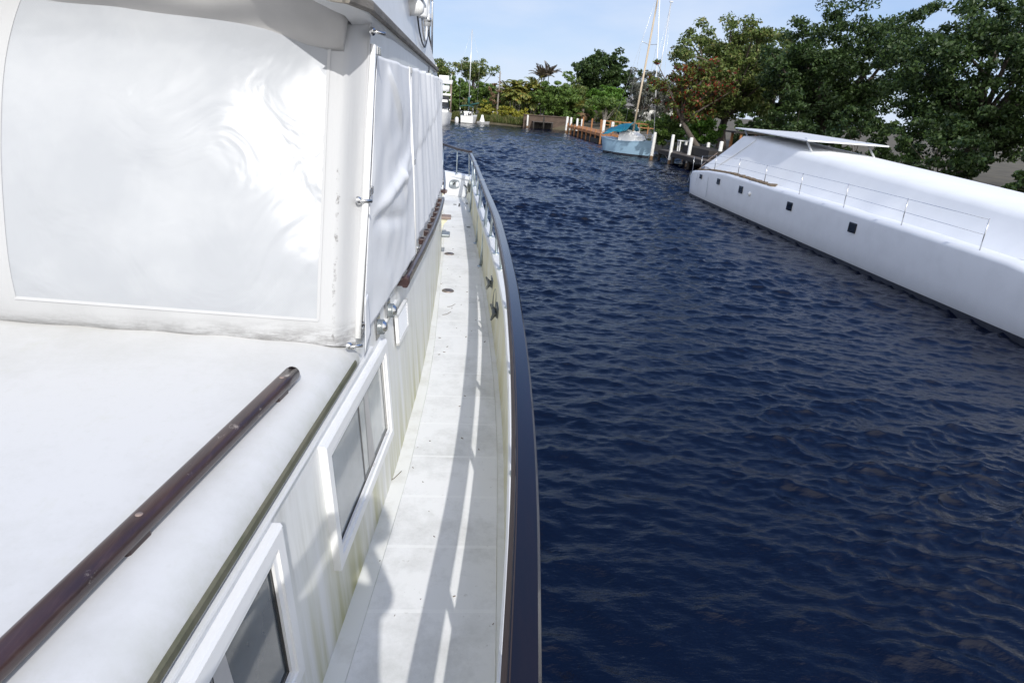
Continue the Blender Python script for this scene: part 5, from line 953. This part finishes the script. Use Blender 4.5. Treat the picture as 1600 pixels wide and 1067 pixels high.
mb.grid([[side_t[i] + Vector((2.7, 0, 0)), side_b[i] + Vector((3.85, 0, 0))] for i in range(nb + 1)]).grid([[side_b[nb], side_t[nb]], [side_b[nb] + Vector((3.85, 0, 0)), side_t[nb] + Vector((2.7, 0, 0))]])
tarp = mb.build('tarpaulin', M['cattarp'], ct)
for i in (3,): MB().sweep([side_b[i].lerp(side_t[i], v) + Vector((.035 * math.sin(math.pi * v) - .014, 0, .0)) for v in np.linspace(0, 1, 8)], [(-.03, -.008), (-.03, .008), (.03, .008), (.03, -.008)], up=(-1, 0, .2)).build('tarpaulin_seam', M['white'], tarp)
for i in range(2, 36, 4): MB().tube([side_b[i] + Vector((-.02, 0, .02)), side_b[i] + Vector((-.28, -.25, -.04))], .008, 5).build('tie_rope', M['wornteak'], ct)
o = MB().tube(crv([(11.0, 29.0, 1.15), (13.0, 34.5, .55), (15.2, 39.4, .7), (16.85, 41.4, 1.35)], 30, 2), .02, 6).build('mooring_line', M['wornteak'], None); tag(base(o), 'slack mooring line from the catamaran tip to a white piling', 'rope')
MB().box((13.3, 24.6, 3.06), (3.0, 6.2, .05), rot=Matrix.Rotation(R(1.2), 3, 'X')).build('canopy', M['cathull'], ct, bevel=.015)
for x, y in ((12.1, 27.3), (14.4, 27.3), (12.1, 22.2), (14.4, 22.2)): MB().tube([(x, y, 3.05), (x + .15, y - .8, 2.3)], .035, 8).build('canopy_strut', M['alu'], ct)
mb = MB(); pts = [(10.78, y, z) for y, z in ((29.2, 1.05), (28.2, 1.18), (26.6, 1.34), (24.2, 1.42), (21.9, 1.42), (19.4, 1.42), (16.9, 1.42), (14.4, 1.40), (11.9, 1.37))]
for k, p_ in enumerate(pts): MB().tube([p_, (p_[0] - .02, p_[1], p_[2] + .66)], .013, 6).build('lifeline_stanchion', M['steel'], ct)
for q in (.64, .33): MB().tube([(p_[0] - .02, p_[1], p_[2] + q) for p_ in pts], .005, 5).build('lifeline', M['steel'], ct)
g = np.random.default_rng(77); mb = MB()
for k in range(260):
    y = 28.3 - 7 * g.random() ** 1.3; z = np.interp(y, [19.6, 22, 25, 27, 28.6], [1.34, 1.42, 1.43, 1.33, 1.16]); x = 10.78 + abs(g.normal(0, .10)); mb.box((x, y, z + .02 + .03 * g.random()), (.10, .22, .03), rz=g.uniform(0, 3), rot=None)
o = mb.build('leaf_litter', M['leaflitter'], None); tag(o, 'brown dead leaves heaped along the catamaran deck edge', 'leaves', kind='stuff')
# ================================================================== the photographer, whose shadow falls on deck and cabin side
def person():
    t_ = empty('person', (.0, -.40, 2.0), 'person standing behind the view, shirt sleeves, both hands raised to a camera', 'person')
    V = {}; E_ = []; rad = {}
    def v(n, p_, r, par=None): V[n] = p_; rad[n] = r; E_.append((par, n)) if par else None
    x0, y0 = -.0, -.38
    v('pel', (x0, y0, 2.95), .155); v('wai', (x0, y0 + .01, 3.12), .14, 'pel'); v('che', (x0, y0 + .0, 3.34), .165, 'wai'); v('nec', (x0, y0 + .02, 3.52), .06, 'che'); v('hea', (x0 + .13, y0 + .05, 3.72), .105, 'nec'); v('top', (x0 + .16, y0 + .04, 3.86), .088, 'hea')
    for s_, n in ((-1, 'l'), (1, 'r')):
        v('hip' + n, (x0 + s_ * .10, y0, 2.88), .105, 'pel'); v('kne' + n, (x0 + s_ * .12, y0 + .03, 2.48), .065, 'hip' + n); v('ank' + n, (x0 + s_ * .13, y0 - .02, 2.09), .045, 'kne' + n); v('toe' + n, (x0 + s_ * .15, y0 + .18, 2.045), .04, 'ank' + n)
        v('sho' + n, (x0 + s_ * (.19 if s_ < 0 else .16), y0, 3.43), .068, 'che'); v('elb' + n, (x0 + (s_ * .27 if s_ < 0 else .19), y0 + .14, 3.24 if s_ < 0 else 3.34), .046, 'sho' + n); v('wri' + n, (.0 + s_ * .085, -.10, 3.52), .03, 'elb' + n); v('pal' + n, (.0 + s_ * .07, -.075, 3.575), .032, 'wri' + n)
        for k in range(4):
            v(f'f{k}a' + n, (s_ * .062, -.05, 3.562 + .017 * k), .009, 'pal' + n); v(f'f{k}b' + n, (s_ * .058, -.028, 3.562 + .017 * k), .008, f'f{k}a' + n)
        v('tha' + n, (s_ * .045, -.085, 3.57), .011, 'pal' + n); v('thb' + n, (s_ * .03, -.085, 3.58), .009, 'tha' + n)
    names = list(V); me = bpy.data.meshes.new('body'); me.from_pydata([V[n] for n in names], [(names.index(a), names.index(b)) for a, b in E_], []); o = bpy.data.objects.new('body', me); COL.objects.link(o); put(o, t_)
    sk = o.modifiers.new('skin', 'SKIN'); o.modifiers.new('sub', 'SUBSURF').levels = 1
    for i, n in enumerate(names): me.skin_vertices[0].data[i].radius = (rad[n],) * 2
    me.skin_vertices[0].data[0].use_root = True; me.materials.append(M['shirt'])
    MB().lathe([(.118, -.03), (.122, .03), (.10, .10), (.05, .14), (0, .15)], (x0 + .15, y0 + .03, 3.77), n=18).build('hair', M['boot'], t_)
person()
t_ = empty('compact_camera', (0, -.06, 3.56), 'small compact camera held up by the person', 'camera')
MB().box((0, -.062, 3.6), (.10, .028, .062)).build('camera_body', M['boot'], t_, bevel=.006); MB().lathe([(.024, 0), (.024, .02), (.02, .024)], (0, -.048, 3.6), axis=(0, 1, 0), n=18).build('lens_barrel', M['greygasket'], t_)
